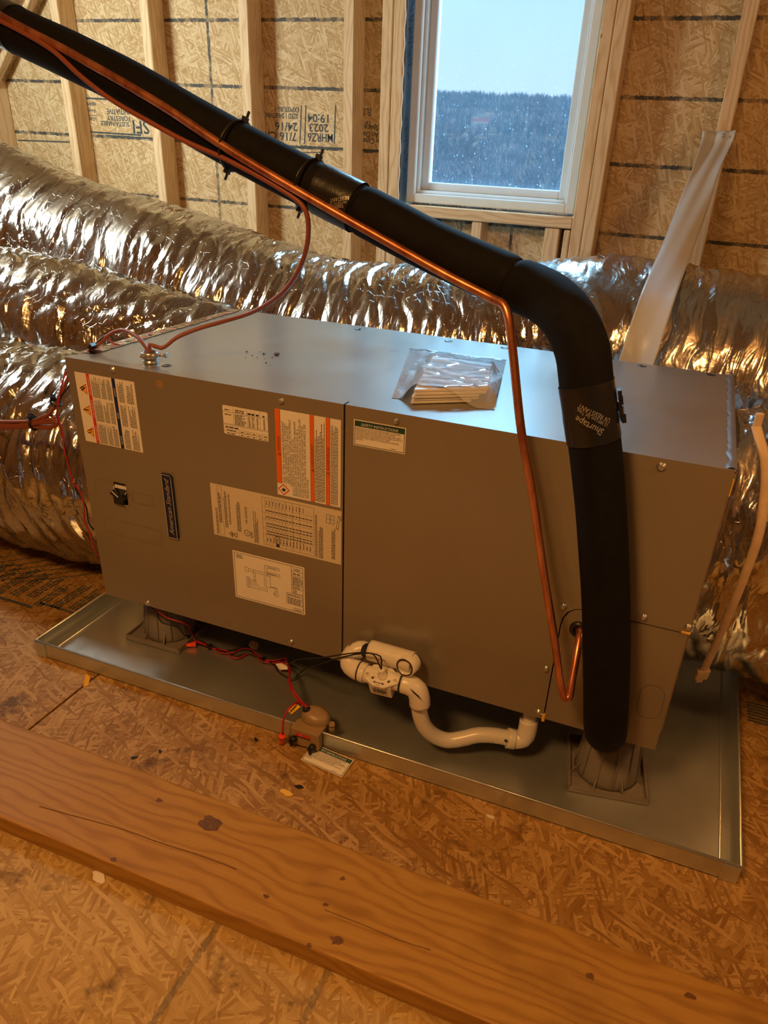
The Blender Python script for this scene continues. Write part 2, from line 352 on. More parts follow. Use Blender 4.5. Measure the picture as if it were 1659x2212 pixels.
# ------------------------------------------------------------------ mesh helpers
class MB:
    def __init__(s): s.v = []; s.f = []; s.uv = []; s.smooth = []
    def face(s, idx, uv=None, smooth=False):
        s.f.append(tuple(idx)); s.uv.append(uv); s.smooth.append(smooth)
    def quad(s, pts, uv=None, smooth=False):
        b = len(s.v); s.v += [tuple(p) for p in pts]; s.face(range(b, b+len(pts)), uv, smooth)
    def box(s, x0, x1, y0, y1, z0, z1):
        b = len(s.v)
        s.v += [(x, y, z) for z in (z0, z1) for y in (y0, y1) for x in (x0, x1)]
        for f in ((0, 2, 3, 1), (4, 5, 7, 6), (0, 1, 5, 4), (2, 6, 7, 3), (0, 4, 6, 2), (1, 3, 7, 5)):
            s.face([b+i for i in f])
    def obox(s, c, ax, ay, az, hx, hy, hz):
        b = len(s.v); c = Vector(c)
        for k in (-1, 1):
            for j in (-1, 1):
                for i in (-1, 1): s.v.append(tuple(c+ax*hx*i+ay*hy*j+az*hz*k))
        for f in ((0, 2, 3, 1), (4, 5, 7, 6), (0, 1, 5, 4), (2, 6, 7, 3), (0, 4, 6, 2), (1, 3, 7, 5)):
            s.face([b+i for i in f])
    def prism(s, poly, fn, t0, t1, smooth=False):
        # poly: 2-D outline; fn(a,b,t)->point
        n = len(poly); b = len(s.v)
        s.v += [tuple(fn(a, c, t0)) for a, c in poly]+[tuple(fn(a, c, t1)) for a, c in poly]
        s.face(range(b, b+n)); s.face(range(b+2*n-1, b+n-1, -1))
        for i in range(n):
            j = (i+1) % n; s.face((b+j, b+i, b+n+i, b+n+j), None, smooth)
    def grid(s, P, cyc=False, smooth=True, UV=None):
        nu = len(P); nv = len(P[0]); b = len(s.v)
        for row in P: s.v += [tuple(p) for p in row]
        for i in range(nu-1):
            for j in range(nv if cyc else nv-1):
                j2 = (j+1) % nv
                uv = None
                if UV is not None:
                    a, c = UV(i, j), UV(i+1, j+1); uv = ((a[0], a[1]), (c[0], a[1]), (c[0], c[1]), (a[0], c[1]))
                s.face((b+i*nv+j, b+(i+1)*nv+j, b+(i+1)*nv+j2, b+i*nv+j2), uv, smooth)
        return b
    def tube(s, pts, r, seg=12, caps=True, rf=None, uvlen=True, round_end=0):
        pts = [Vector(p) for p in pts]; n = len(pts)
        fr = frames(pts); P = []; L = [0.0]
        for i in range(1, n): L.append(L[-1]+(pts[i]-pts[i-1]).length)
        for i in range(n):
            t, a, b_ = fr[i]
            ri = r[i] if isinstance(r, (list, tuple)) else r
            row = []
            for j in range(seg):
                th = 2*math.pi*j/seg
                rr = ri if rf is None else rf(L[i], th, ri)
                row.append(pts[i]+(a*math.cos(th)+b_*math.sin(th))*rr)
            P.append(row)
        r0 = r[0] if isinstance(r, (list, tuple)) else r
        b = s.grid(P, True, True, lambda i, j: (L[min(i, n-1)], j*2*math.pi*r0/seg))
        if caps:
            s.face([b+j for j in range(seg)][::-1]); s.face([b+(n-1)*seg+j for j in range(seg)])
    def lathe(s, prof, c, ax, seg=20, closed=False):
        # prof: (radius, height) along ax
        c = Vector(c); ax = Vector(ax).normalized()
        a = ax.orthogonal().normalized(); b_ = ax.cross(a)
        P = [[c+ax*h+(a*math.cos(2*math.pi*j/seg)+b_*math.sin(2*math.pi*j/seg))*max(r, 1e-5) for j in range(seg)] for r, h in prof]
        b = s.grid(P, True, True)
        if not closed:
            n = len(prof)
            s.face([b+j for j in range(seg)][::-1]); s.face([b+(n-1)*seg+j for j in range(seg)])
    def add(s, verts, faces, smooth=False):
        b = len(s.v); s.v += [tuple(v) for v in verts]
        for f in faces: s.face([b+i for i in f], None, smooth)
    def mesh(s, name, mat, bevel=0.0, bseg=2, autosmooth=False):
        me = bpy.data.meshes.new(name)
        me.from_pydata(s.v, [], s.f); me.validate(clean_customdata=False)
        if bevel > 0:
            bm = bmesh.new(); bm.from_mesh(me)
            bmesh.ops.remove_doubles(bm, verts=bm.verts, dist=1e-6)
            bmesh.ops.recalc_face_normals(bm, faces=bm.faces)
            ed = [e for e in bm.edges if len(e.link_faces) == 2 and e.calc_face_angle(0) > 0.6]
            bmesh.ops.bevel(bm, geom=ed, offset=bevel, segments=bseg, affect='EDGES', profile=0.6)
            bm.to_mesh(me); bm.free()
            project_uv(me)
        else:
            ul = me.uv_layers.new(name='UVMap')
            if len(me.polygons) == len(s.f) and any(u is not None for u in s.uv):
                dat = [0.0]*(2*len(me.loops))
                for p, u in zip(me.polygons, s.uv):
                    if u is None: continue
                    for k, li in enumerate(p.loop_indices):
                        dat[2*li] = u[k][0]; dat[2*li+1] = u[k][1]
                ul.data.foreach_set('uv', dat)
                me.polygons.foreach_set('use_smooth', s.smooth)
            else:
                if len(me.polygons) == len(s.f): me.polygons.foreach_set('use_smooth', s.smooth)
                project_uv(me)
            bm = bmesh.new(); bm.from_mesh(me)
            bmesh.ops.recalc_face_normals(bm, faces=bm.faces)
            bm.to_mesh(me); bm.free()
        me.materials.append(M[mat] if isinstance(mat, str) else mat)
        return me
    def build(s, name, mat, parent=None, bevel=0.0, bseg=2, loc=None):
        return link(name, s.mesh(name, mat, bevel, bseg), parent, loc)

def project_uv(me):
    ul = me.uv_layers.get('UVMap') or me.uv_layers.new(name='UVMap')
    co = [v.co for v in me.vertices]
    if not co: return
    ext = [max(c[k] for c in co)-min(c[k] for c in co) for k in range(3)]
    la = ext.index(max(ext)); off = (random.uniform(0, 9), random.uniform(0, 9))
    for p in me.polygons:
        n = p.normal; k = max(range(3), key=lambda q: abs(n[q]))
        axs = [q for q in range(3) if q != k]
        if la in axs: ua = la; va = [q for q in axs if q != la][0]
        else: ua, va = axs
        for li in p.loop_indices:
            c = co[me.loops[li].vertex_index]
            ul.data[li].uv = (c[ua]+off[0], c[va]+off[1]+k*.37)

def link(name, me, parent=None, loc=None):
    o = bpy.data.objects.new(name, me); COL.objects.link(o)
    if parent is not None:
        o.parent = parent
        o.location = loc if loc is not None else -world_loc(parent)
    elif loc is not None: o.location = loc
    return o
def world_loc(o):
    v = Vector((0, 0, 0))
    while o is not None: v = v+o.location; o = o.parent
    return v
def tag(o, label=None, cat=None, group=None, kind=None):
    if label: o['label'] = label
    if cat: o['category'] = cat
    if group: o['group'] = group
    if kind: o['kind'] = kind
    return o
def thing(name, label, cat, loc=(0, 0, 0), group=None):
    o = bpy.data.objects.new(name, None); COL.objects.link(o); o.location = loc; o.empty_display_size = .05
    return tag(o, label, cat, group)
def struct(name, loc=(0, 0, 0)):
    o = bpy.data.objects.new(name, None); COL.objects.link(o); o.location = loc
    o['kind'] = 'structure'; return o

def frames(pts):
    n = len(pts); T = []
    for i in range(n):
        a = pts[max(i-1, 0)]; b = pts[min(i+1, n-1)]; t = (b-a)
        T.append(t.normalized() if t.length > 1e-9 else Vector((0, 0, 1)))
    ref = Vector((0, 0, 1)) if abs(T[0].z) < .9 else Vector((1, 0, 0))
    a = (ref-T[0]*ref.dot(T[0])).normalized(); out = []
    for t in T:
        a = (a-t*a.dot(t))
        a = a.normalized() if a.length > 1e-9 else t.orthogonal().normalized()
        out.append((t, a, t.cross(a)))
    return out
def smooth_path(pts, step=0.01):
    pts = [Vector(p) for p in pts]
    P = [pts[0]*2-pts[1]]+pts+[pts[-1]*2-pts[-2]]; out = []
    for i in range(1, len(P)-2):
        p0, p1, p2, p3 = P[i-1:i+3]
        n = max(2, int((p2-p1).length/step))
        # centripetal Catmull-Rom
        def kn(a, b, t): return t+max((b-a).length, 1e-6)**.5
        t0 = 0; t1 = kn(p0, p1, t0); t2 = kn(p1, p2, t1); t3 = kn(p2, p3, t2)
        for k in range(n):
            t = t1+(t2-t1)*k/n
            a1 = p0*((t1-t)/(t1-t0))+p1*((t-t0)/(t1-t0)); a2 = p1*((t2-t)/(t2-t1))+p2*((t-t1)/(t2-t1)); a3 = p2*((t3-t)/(t3-t2))+p3*((t-t2)/(t3-t2))
            b1 = a1*((t2-t)/(t2-t0))+a2*((t-t0)/(t2-t0)); b2 = a2*((t3-t)/(t3-t1))+a3*((t-t1)/(t3-t1))
            out.append(b1*((t2-t)/(t2-t1))+b2*((t-t1)/(t2-t1)))
    out.append(pts[-1]); return out
def wire(name, pts, r, mat, parent=None, seg=8, step=.008):
    m = MB(); m.tube(smooth_path(pts, step), r, seg); return m.build(name, mat, parent)

# flat prints on a plane: origin O, right U, up V, out N
_TXT = {}
def text_geo(s, shear=0.0, bold=0.0):
    key = (s, shear, bold)
    if key in _TXT: return _TXT[key]
    c = bpy.data.curves.new('t', 'FONT'); c.body = s; c.size = 1.0; c.shear = shear; c.resolution_u = 2; c.offset = bold
    o = bpy.data.objects.new('t', c)
    me = o.to_mesh()
    v = [tuple(x.co) for x in me.vertices]; f = [tuple(p.vertices) for p in me.polygons]
    o.to_mesh_clear(); bpy.data.objects.remove(o); bpy.data.curves.remove(c)
    w = max((x[0] for x in v), default=0.0)
    _TXT[key] = (v, f, w); return _TXT[key]
class Print:
    def __init__(s, O, U, V, N, off=0.0002):
        s.O = Vector(O); s.U = Vector(U); s.V = Vector(V); s.N = Vector(N); s.off = off; s.L = {}
    def mb(s, k):
        if k not in s.L: s.L[k] = MB()
        return s.L[k]
    def P(s, a, b, lift=0.0): return s.O+s.U*a+s.V*b+s.N*(s.off+lift)
    def rect(s, k, a0, b0, a1, b1, lift=0.0):
        s.mb(k).quad([s.P(a0, b0, lift), s.P(a1, b0, lift), s.P(a1, b1, lift), s.P(a0, b1, lift)])
    def poly(s, k, pts, lift=0.0): s.mb(k).quad([s.P(a, b, lift) for a, b in pts])
    def line(s, k, a0, b0, a1, b1, w=.0006, lift=0.0):
        d = Vector((a1-a0, b1-b0)); d = d.normalized() if d.length > 0 else Vector((1, 0)); n = Vector((-d.y, d.x))*w/2; e = d*w/2
        s.poly(k, [(a0-e.x+n.x, b0-e.y+n.y), (a0-e.x-n.x, b0-e.y-n.y), (a1+e.x-n.x, b1+e.y-n.y), (a1+e.x+n.x, b1+e.y+n.y)], lift)
    def frame(s, k, a0, b0, a1, b1, w=.0006, lift=0.0):
        s.line(k, a0, b0, a1, b0, w, lift); s.line(k, a0, b1, a1, b1, w, lift); s.line(k, a0, b0, a0, b1, w, lift); s.line(k, a1, b0, a1, b1, w, lift)
    def ring(s, k, a, b, r, w=.0006, n=20):
        for i in range(n):
            t0, t1 = 2*math.pi*i/n, 2*math.pi*(i+1)/n
            s.line(k, a+r*math.cos(t0), b+r*math.sin(t0), a+r*math.cos(t1), b+r*math.sin(t1), w)
    def text(s, k, txt, a, b, size, rot=0.0, fit=None, align='L', shear=0.0, lift=0.0001, bold=0.0):
        v, f, w = text_geo(txt, shear, bold)
        sx = size
        if fit is not None and w > 0: sx = fit/w
        o = {'L': 0, 'C': -.5, 'R': -1}[align]*w*sx
        c, sn = math.cos(rot), math.sin(rot); m = s.mb(k)
        m.add([s.P(a+(x*sx+o)*c-y*size*sn, b+(x*sx+o)*sn+y*size*c, lift) for x, y, z in v], f)
    def greek(s, k, a0, b0, a1, b1, n, up=False, fill=.55, rag=.35):
        # lines of unreadably small print: one short bar for each word
        if not up:
            h = (b1-b0)/n
            for i in range(n):
                y = b1-(i+1)*h; x = a0; end = a1-(a1-a0)*rag*random.random()**2
                while x < end:
                    w = min(random.uniform(.8, 2.6)*h, end-x); s.rect(k, x, y, x+w, y+h*fill); x += w+h*.4
        else:
            h = (a1-a0)/n
            for i in range(n):
                xx = a0+i*h; y = b0; end = b1-(b1-b0)*rag*random.random()**2
                while y < end:
                    w = min(random.uniform(.8, 2.6)*h, end-y); s.rect(k, xx, y, xx+h*fill, y+w); y += w+h*.4
    def build(s, parent, names):
        for k, m in s.L.items():
            o = m.build(names.get(k, 'print'), k, parent)
            if len(m.f) > 1: o['kind'] = 'stuff'
def rrect(a0, b0, a1, b1, r, n=4):
    pts = []
    for cx, cy, t in ((a1-r, b0+r, -90), (a1-r, b1-r, 0), (a0+r, b1-r, 90), (a0+r, b0+r, 180)):
        for i in range(n+1):
            q = math.radians(t+90*i/n); pts.append((cx+r*math.cos(q), cy+r*math.sin(q)))
    return pts

# ================================================================== ROOM
FY = 1.60          # inner face of the studs
OY = 1.69          # inner face of the wall sheathing
WX0, WX1, WZ0, WZ1 = 0.026, 0.648, 0.887, 2.15     # rough window opening

floor = struct('floor')
def panel(name, mat, parent, x0, x1, y0, y1, z0, z1, bevel=.0008):
    m = MB(); m.box(x0, x1, y0, y1, z0, z1); return m.build(name, mat, parent, bevel, 1)
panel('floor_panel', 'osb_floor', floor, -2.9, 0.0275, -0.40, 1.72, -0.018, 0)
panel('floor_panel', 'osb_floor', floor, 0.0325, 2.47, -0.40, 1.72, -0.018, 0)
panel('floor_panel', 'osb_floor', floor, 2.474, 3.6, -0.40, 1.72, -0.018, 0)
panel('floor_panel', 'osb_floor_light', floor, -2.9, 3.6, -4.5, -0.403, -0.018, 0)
panel('floor_joist_deck', 'gap', floor, -2.9, 3.6, -4.5, 1.72, -0.05, -0.02)

wb_ = struct('wall_back')
panel('sheathing_panel', 'osb_wall', wb_, -3.2, WX0, OY, OY+.012, 0, 3.7)
panel('sheathing_panel', 'osb_wall', wb_, WX1, 3.8, OY, OY+.012, 0, 3.7)
panel('sheathing_panel', 'osb_wall', wb_, WX0, WX1, OY, OY+.012, 0, WZ0-.002)
panel('sheathing_panel', 'osb_wall', wb_, WX0, WX1, OY, OY+.012, WZ1, 3.7)
def stud(x, z0, z1, w=.038, name='stud', y0=FY, y1=OY-.0005):
    return panel(name, 'pine', wb_, x, x+w, y0, y1, z0, z1, .003)
for x in (-1.413, -1.003, -0.592, -0.191): stud(x, .04, 2.6)
stud(-2.235, .04, 0.75); stud(-1.823, .04, 1.235)
stud(-0.054, .04, 2.6); stud(-0.014, .04, WZ1, .0385)                 # king and jack, left of the window
stud(WX1, .04, WZ1, .037); stud(WX1+.0385, .04, 2.6, .04)             # jack and king, right
stud(1.031, .04, 2.6, .041); stud(1.437, .04, 2.4); stud(1.843, .04, 1.9)
stud(0.304, .04, WZ0-.0385, .036, 'cripple_stud'); stud(0.560, .04, WZ0-.0385, .050, 'cripple_stud'); stud(0.625, .04, WZ0-.04, .021, 'cripple_stud')
panel('window_sill_plate', 'pine', wb_, 0.0265, 0.6475, FY, OY-.0005, WZ0-.036, WZ0, .003)
panel('bottom_plate', 'pine', wb_, -2.8, 3.5, FY, OY-.0005, 0, .038, .003)
panel('window_header', 'pine', wb_, -.014, .686, FY, OY-.0005, WZ1+.002, WZ1+.19, .003)
# rafter that closes the gable on the left, lower edge runs from (-1.71,1.27) to (-1.47,1.48)
rs = Vector((math.cos(math.radians(46)), 0, math.sin(math.radians(46)))); rn = Vector((-rs.z, 0, rs.x))
m = MB(); m.obox(Vector((-1.70, (FY+OY)/2-.02, 1.285))+rn*.07+rs*.35, rs, rn, Vector((0, 1, 0)), 1.9, .07, .019)
m.build('gable_rafter', 'pine', wb_, .003, 1)
# roof deck of both slopes, far gable behind the photographer, eave boards
def slab(name, a, b, y0, y1, t, mat):
    a = Vector((a[0], 0, a[1])); b = Vector((b[0], 0, b[1])); d = (b-a).normalized(); n = Vector((-d.z, 0, d.x))
    if n.z < 0: n = -n
    m = MB(); m.obox((a+b)/2+Vector((0, (y0+y1)/2, 0))+n*t/2, d, Vector((0, 1, 0)), n, (b-a).length/2+.02, (y1-y0)/2, t/2)
    o = m.build(name, mat); o['kind'] = 'structure'; return o
RX, RZ = 0.40, 3.42
slab('ceiling_left', (-2.95, 0.06), (RX, RZ), -4.5, 1.71, .03, 'osb_roof')
slab('ceiling_right', (3.75, 0.06), (RX, RZ), -4.5, 1.71, .03, 'osb_roof')
wf = MB(); wf.box(-3.2, 3.8, -4.52, -4.5, 0, 3.7); o = wf.build('wall_front', 'osb_roof'); o['kind'] = 'structure'

# unseen frame added around the left fill lamp; the roof has no opening
lamp_fr = struct('fill_lamp_frame')
sn = Vector((.707, 0, -.707)); su = Vector((.707, 0, .707)); sc0 = Vector((-1.47, .45, 1.545))
for a, b, c_, d_ in ((0, .40, .31, .02), (0, -.40, .31, .02), (.29, 0, .02, .42), (-.29, 0, .02, .42)):
    m = MB(); m.obox(sc0+su*a+Vector((0, b, 0)), su, Vector((0, 1, 0)), sn, c_, d_, .012); m.build('frame_rail', 'vinyl', lamp_fr)

# stamped lettering on the sheathing, upside down as the sheets were hung
pr = Print((0, OY, ZL), (1, 0, 0), (0, 0, 1), (0, -1, 0), .0006)
R180 = math.pi
def st(txt, xr, yt, xl, yb):
    a = at(xr, yt, OY); b = at(xl, yt, OY); h = (at(xr, yt, OY)-at(xr, yb, OY)).length/.70
    pr.text('ink_wall', txt, a.x, a.z-ZL, h, R180, (a-b).length, bold=.014)
def bar(x0, y0, x1, y1, w):
    a, b = at(x0, y0, OY), at(x1, y1, OY); pr.line('ink_wall', a.x, a.z-ZL, b.x, b.z-ZL, w)
st('MHRZ6', 720, 290, 665, 308); st('7/16 CR', 641, 287, 571, 305)
st('2023', 710, 269, 668, 286); st('24/16', 643, 266, 594, 284)
st('19:04', 714, 248, 664, 266); st('SIZED 1 SHEATHING', 644, 246, 570, 257); st('EXPOSURE 1', 646, 232, 594, 243)
for x in (651, 661, 725): bar(x, 229, x-3, 309, .0042)
st('e Cote', 818, 300, 785, 312); st('An Da', 818, 286, 785, 298); st('Space', 818, 271, 787, 283); st('16', 802, 262, 790, 270); st('FL 2', 802, 235, 785, 250)
st('SUSTAINABLE', 279, 264, 217, 274); st('FORESTRY', 281, 252, 231, 262); st('INITIATIVE', 279, 237, 230, 248)
st('SFI', 322, 262, 286, 290)
st('LOAD', 208, 254, 190, 261); st('Sun', 208, 237, 188, 243); st('spin', 208, 222, 188, 231)
bar(190, 249, 208, 250, .002); bar(193, 285, 304, 292, .006); bar(230, 293, 330, 299, .006); bar(186, 212, 243, 215, .006); bar(40, 303, 150, 307, .005)
bar(570, 315, 740, 321, .006); bar(782, 324, 818, 326, .006); bar(646, 330, 700, 329, .003)
pr.build(wb_, {'ink_wall': 'stamped_lettering'})

# ------------------------------------------------------------------ window
win = struct('window_1')
fx0, fx1, fz0, fz1 = .040, .6405, .893, 2.12
def wframe(name, x0, x1, z0, z1, w, y0, y1, mat='vinyl', bev=.003):
    for nm, a in (('stile', (x0, x0+w, y0, y1, z0, z1)), ('stile', (x1-w, x1, y0, y1, z0, z1)), ('rail', (x0+w, x1-w, y0, y1, z0, z0+w)), ('rail', (x0+w, x1-w, y0, y1, z1-w, z1))):
        panel(name+'_'+nm, mat, win, *a, bev)
wframe('frame', fx0, fx1, fz0, fz1, .030, 1.640, 1.745)
wframe('stop', fx0+.030, fx1-.030, fz0+.030, fz1-.030, .010, 1.662, 1.735, 'vinyl', .002)
wframe('sash', fx0+.040, fx1-.040, fz0+.040, fz1-.040, .026, 1.685, 1.722, 'vinyl', .003)
m = MB(); m.box(fx0+.060, fx1-.060, 1.700, 1.704, fz0+.060, fz1-.060); m.build('pane', 'pane', win)
m = MB(); m.box(fx0-.0125, fx0-.0115, 1.610, 1.742, WZ0, 2.13); m.build('house_wrap_flap', 'wrap', win)
pr = Print((fx0-.0115, 1.62, 0), (0, 1, 0), (0, 0, 1), (1, 0, 0), .0004)
for zc in (1.02, 1.30, 1.42):
    for k in range(9):
        z = zc+k*.012; pr.line('ink', .02+.012*math.sin(k*2.1), z, .045+.012*math.cos(k*1.3), z+.010, .003)
    pr.line('ink', .012, zc-.02, .03, zc-.03, .003); pr.line('ink', .012, zc+.12, .03, zc+.135, .003)
pr.build(win, {'ink': 'scrawled_lettering'})
m = MB()
pp = [(fx0-.0135, 1.602, WZ0+.005+k*.02) for k in range(62)]
m.tube([(p[0]+.0025*math.sin(i*1.7)-.001, p[1], p[2]) for i, p in enumerate(pp)], .0022, 6)
m.build('light_leak_line', 'white_ink', win)  # white strand drawn for the line of light leaking beside the frame

# ------------------------------------------------------------------ outside
def hz(x, y):
    x, y = x/2.5, y/2.5
    return 2.5*hz1(x, y)
def hz1(x, y):
    t = max(0.0, min(1.0, (y-40)/190.0)); t = t*t*(3-2*t)
    return -4.0 + 16.8*t + 2.2*noise.noise(Vector((x*.012, y*.012, 3))) - 2.5*math.exp(-((y-30)/25)**2) 
m = MB(); nx, ny = 60, 60
P = [[Vector((-470+760*i/nx, 10+680*j/ny, hz(-470+760*i/nx, 10+680*j/ny))) for j in range(ny+1)] for i in range(nx+1)]
m.grid(P); o = m.build('ground', 'meadow'); o['kind'] = 'structure'
def woods(name, mat, pts, label):
    m = MB()
    for x, y, h, ev in pts:
        z = hz(x, y)-.3; base = Vector((x, y, z)); rad = h*(.34 if not ev else .27)
        w = .09+.05*random.random()
        m.tube([base, base+Vector((random.uniform(-.3, .3), 0, h*.55))], [.16, .07], 4, False)
        n = 30 if not ev else 50
        for k in range(n):
            a = random.uniform(0, 6.283)
            if ev:
                t = random.random(); c = base+Vector((0, 0, h*(.12+.85*t))); l = rad*(1.05-t); tip = c+Vector((math.cos(a)*l, math.sin(a)*l, -l*.25)); ww = .28
            else:
                t = random.uniform(.25, .6); c = base+Vector((0, 0, h*t)); zz = random.uniform(-.35, 1.0); rr = math.sqrt(1-zz*zz)*random.uniform(.75, 1.05)
                tip = base+Vector((math.cos(a)*rr*h*.36, math.sin(a)*rr*h*.36, h*(.60+.38*zz))); ww = .16
            s = Vector((math.sin(a), -math.cos(a), 0))*ww
            mid = (c+tip)/2
            m.quad([c, mid+s, tip, mid-s])
    o = m.build(name, mat); return tag(o, label, 'trees', kind='stuff')
_c = at(1040, 268, 380.0); HQ = _c.x/380.0
pts = []
for k in range(6500):
    y = 150+510*random.random()**.8; x = random.uniform(-.58*y-8, .06*y+8)
    if 300 < y < 318 or 372 < y < 384: continue
    if 330 < y < 395 and abs(x/y-HQ) < .013: continue
    pts.append((x, y, random.uniform(5.0, 8.5), False))
woods('bare_woods', 'bark', pts, 'bare grey woodland covering the hillside seen through the window')
pts = [(random.uniform(-.40*y, -.27*y), y, random.uniform(4, 6.5), True) for y in [random.uniform(150, 185) for _ in range(16)]]
woods('evergreen_trees', 'evergreen', pts, 'dark evergreen trees low on the hillside at lower left of window')
c = at(1040, 268, 380.0); hx, hy_ = c.x, 380.0; hz0 = c.z-1.0
hs = thing('farmhouse', 'small distant house with red roof among the hillside trees', 'house', (hx, hy_, hz0)); hs.scale = (1.15, 1.15, 1.15)
m = MB(); m.box(-4.0, 4.0, -2.5, 2.5, -8, 1.6); m.build('wall', 'house_wall', hs, loc=(0, 0, 0))
m = MB(); m.prism([(-2.9, 1.5), (2.9, 1.5), (0, 3.0)], lambda a, b, t: Vector((t, a, b)), -4.4, 4.4); m.build('roof', 'roof_red', hs, loc=(0, 0, 0))
#@@PART2

# ================================================================== FLOOR PLANK
pk = thing('floor_plank', 'long knotty pine plank lying loose on the floor in the foreground', 'plank', (.4, -.403, 0))
m = MB(); m.box(-2.4, 3.2, -.492, -.3135, .0005, .0385); m.build('board', 'plank', pk, .004, 2)
M['knot'] = plain('dark_knot', (.13, .055, .014), .6, var=.4, scale=300)
def flake(pts_c, r, n=11, el=1.6, ang=.4, jag=.35):
    out = []
    for k in range(n):
        q = 2*math.pi*k/n; rr = r*(1+random.uniform(-jag, jag)); a_, b_ = rr*el*math.cos(q), rr*math.sin(q)
        out.append((pts_c.x+a_*math.cos(ang)-b_*math.sin(ang), pts_c.y+a_*math.sin(ang)+b_*math.cos(ang)))
    return out
for x, y, r in ((452, 1777, .013), (728, 2031, .0070), (740, 1898, .0032), (575, 1936, .0035), (345, 1728, .0042), (1275, 2109, .0048), (703, 1954, .0030), (668, 2041, .0030), (245, 1857, .0040), (1490, 2150, .0055)):
    c = atz(x, y, .0388); m = MB(); m.prism(flake(c, r, 13, 1.4, 0.0), lambda a_, b_, t_: Vector((a_, b_, t_)), .0380, .0388); m.build('knot', 'knot', pk)
cr_ = [atz(x, y, .0388) for x, y in ((85, 1742), (180, 1768), (270, 1793), (350, 1822), (440, 1850), (510, 1878))]
m = MB(); m.tube(smooth_path(cr_, .02), .0008, 5); m.build('split_crack', 'knot', pk)
cr_ = [atz(x, y, .0388) for x, y in ((700, 1965), (790, 2000), (860, 2030), (930, 2052))]
m = MB(); m.tube(smooth_path(cr_, .02), .0006, 5); m.build('split_crack', 'knot', pk)

# ================================================================== DRAIN PAN
PX0, PX1, PY0, PY1, PH = -.140, 1.356, -.092, .665, .040
pan = thing('drain_pan', 'shallow galvanised steel drain pan under the air handler', 'drain pan', ((PX0+PX1)/2, (PY0+PY1)/2, 0))
m = MB(); m.box(PX0, PX1, PY0, PY1, .0006, .0026); m.build('pan_floor', 'galv', pan)
def rim(x0, x1, y0, y1):
    m = MB(); m.box(x0, x1, y0, y1, .0006, PH); m.build('rim', 'galv', pan, .0007, 1)
t = .0022
rim(PX0, PX1, PY0, PY0+t); rim(PX0, PX1, PY1-t, PY1)
rim(PX0, PX0+t, PY0+t, PY1-t); rim(PX1-t, PX1, PY0+t, PY1-t)
def hem(a, b): m = MB(); m.tube([a, b], .0026, 8); m.build('folded_hem', 'galv', pan)
hem((PX0, PY0+.001, PH), (PX1, PY0+.001, PH)); hem((PX0, PY1-.001, PH), (PX1, PY1-.001, PH))
hem((PX0+.001, PY0, PH), (PX0+.001, PY1, PH)); hem((PX1-.001, PY0, PH), (PX1-.001, PY1, PH))
for cx, sx in ((PX0, 1), (PX1, -1)):
    m = MB(); m.box(min(cx, cx+sx*.028), max(cx, cx+sx*.028), PY0-.0026, PY0-.0002, .001, PH-.002); m.build('corner_tab', 'galv', pan)
m = MB(); m.tube([(PX1-.026, PY0+.01, .0036), (PX1-.026, PY1-.01, .0036)], .0022, 6); m.build('crease', 'galv', pan)
m = MB(); m.tube([(PX0+.022, PY0+.01, .0036), (PX0+.022, PY1-.01, .0036)], .0022, 6); m.build('crease', 'galv', pan)

# ================================================================== RISERS
def make_riser(label, loc, rz):
    o = thing('pad_riser', label, 'riser', loc, 'plastic risers under the air handler'); o.rotation_euler.z = rz
    hb = .074
    m = MB(); m.box(-hb, hb, -hb, hb, .0006, .007); m.build('base_plate', 'riser', o, .0015, 1, (0, 0, 0))
    for a in range(4):
        ca, sa = [(1, 0), (0, 1), (-1, 0), (0, -1)][a]
        m = MB(); m.obox(Vector((ca*hb*.97, sa*hb*.97, .010)), Vector((ca, sa, 0)), Vector((-sa, ca, 0)), Vector((0, 0, 1)), .002, hb*.97, .004)
        m.build('plate_lip', 'riser', o, 0, 1, (0, 0, 0))
    m = MB(); m.lathe([(.062, .006), (.059, .014), (.047, .1465)], (0, 0, 0), (0, 0, 1), 28); m.build('pedestal', 'riser', o, 0, 1, (0, 0, 0))
    for k in range(12):
        a = 2*math.pi*k/12+.13; dv = Vector((math.cos(a), math.sin(a), 0))
        m = MB(); m.obox(dv*.0535+Vector((0, 0, .078)), (dv*(-.0135)+Vector((0, 0, .133))).normalized(), Vector((-dv.y, dv.x, 0)), (dv*.133+Vector((0, 0, .0135))).normalized(), .064, .0012, .0022)
        m.build('rib', 'riser', o, 0, 1, (0, 0, 0))
    for k in range(8):
        a = math.pi/8+2*math.pi*k/8; dv = Vector((math.cos(a), math.sin(a), 0)); s_ = Vector((-dv.y, dv.x, 0))*.0012
        a0 = dv*.057+Vector((0, 0, .006)); a1 = dv*.076+Vector((0, 0, .006)); a2 = dv*.056+Vector((0, 0, .034))
        m = MB(); b = len(m.v); m.v += [tuple(p+s_) for p in (a0, a1, a2)]+[tuple(p-s_) for p in (a0, a1, a2)]
        for f in ((0, 1, 2), (5, 4, 3), (0, 3, 4, 1), (1, 4, 5, 2), (2, 5, 3, 0)): m.face(f)
        m.build('gusset', 'riser', o, 0, 1, (0, 0, 0))
    return o
make_riser('grey plastic riser under the left end of the air handler', (.073, .112, .0026), .02)
make_riser('grey plastic riser under the right end of the air handler', (1.118, .078, .0026), .17)

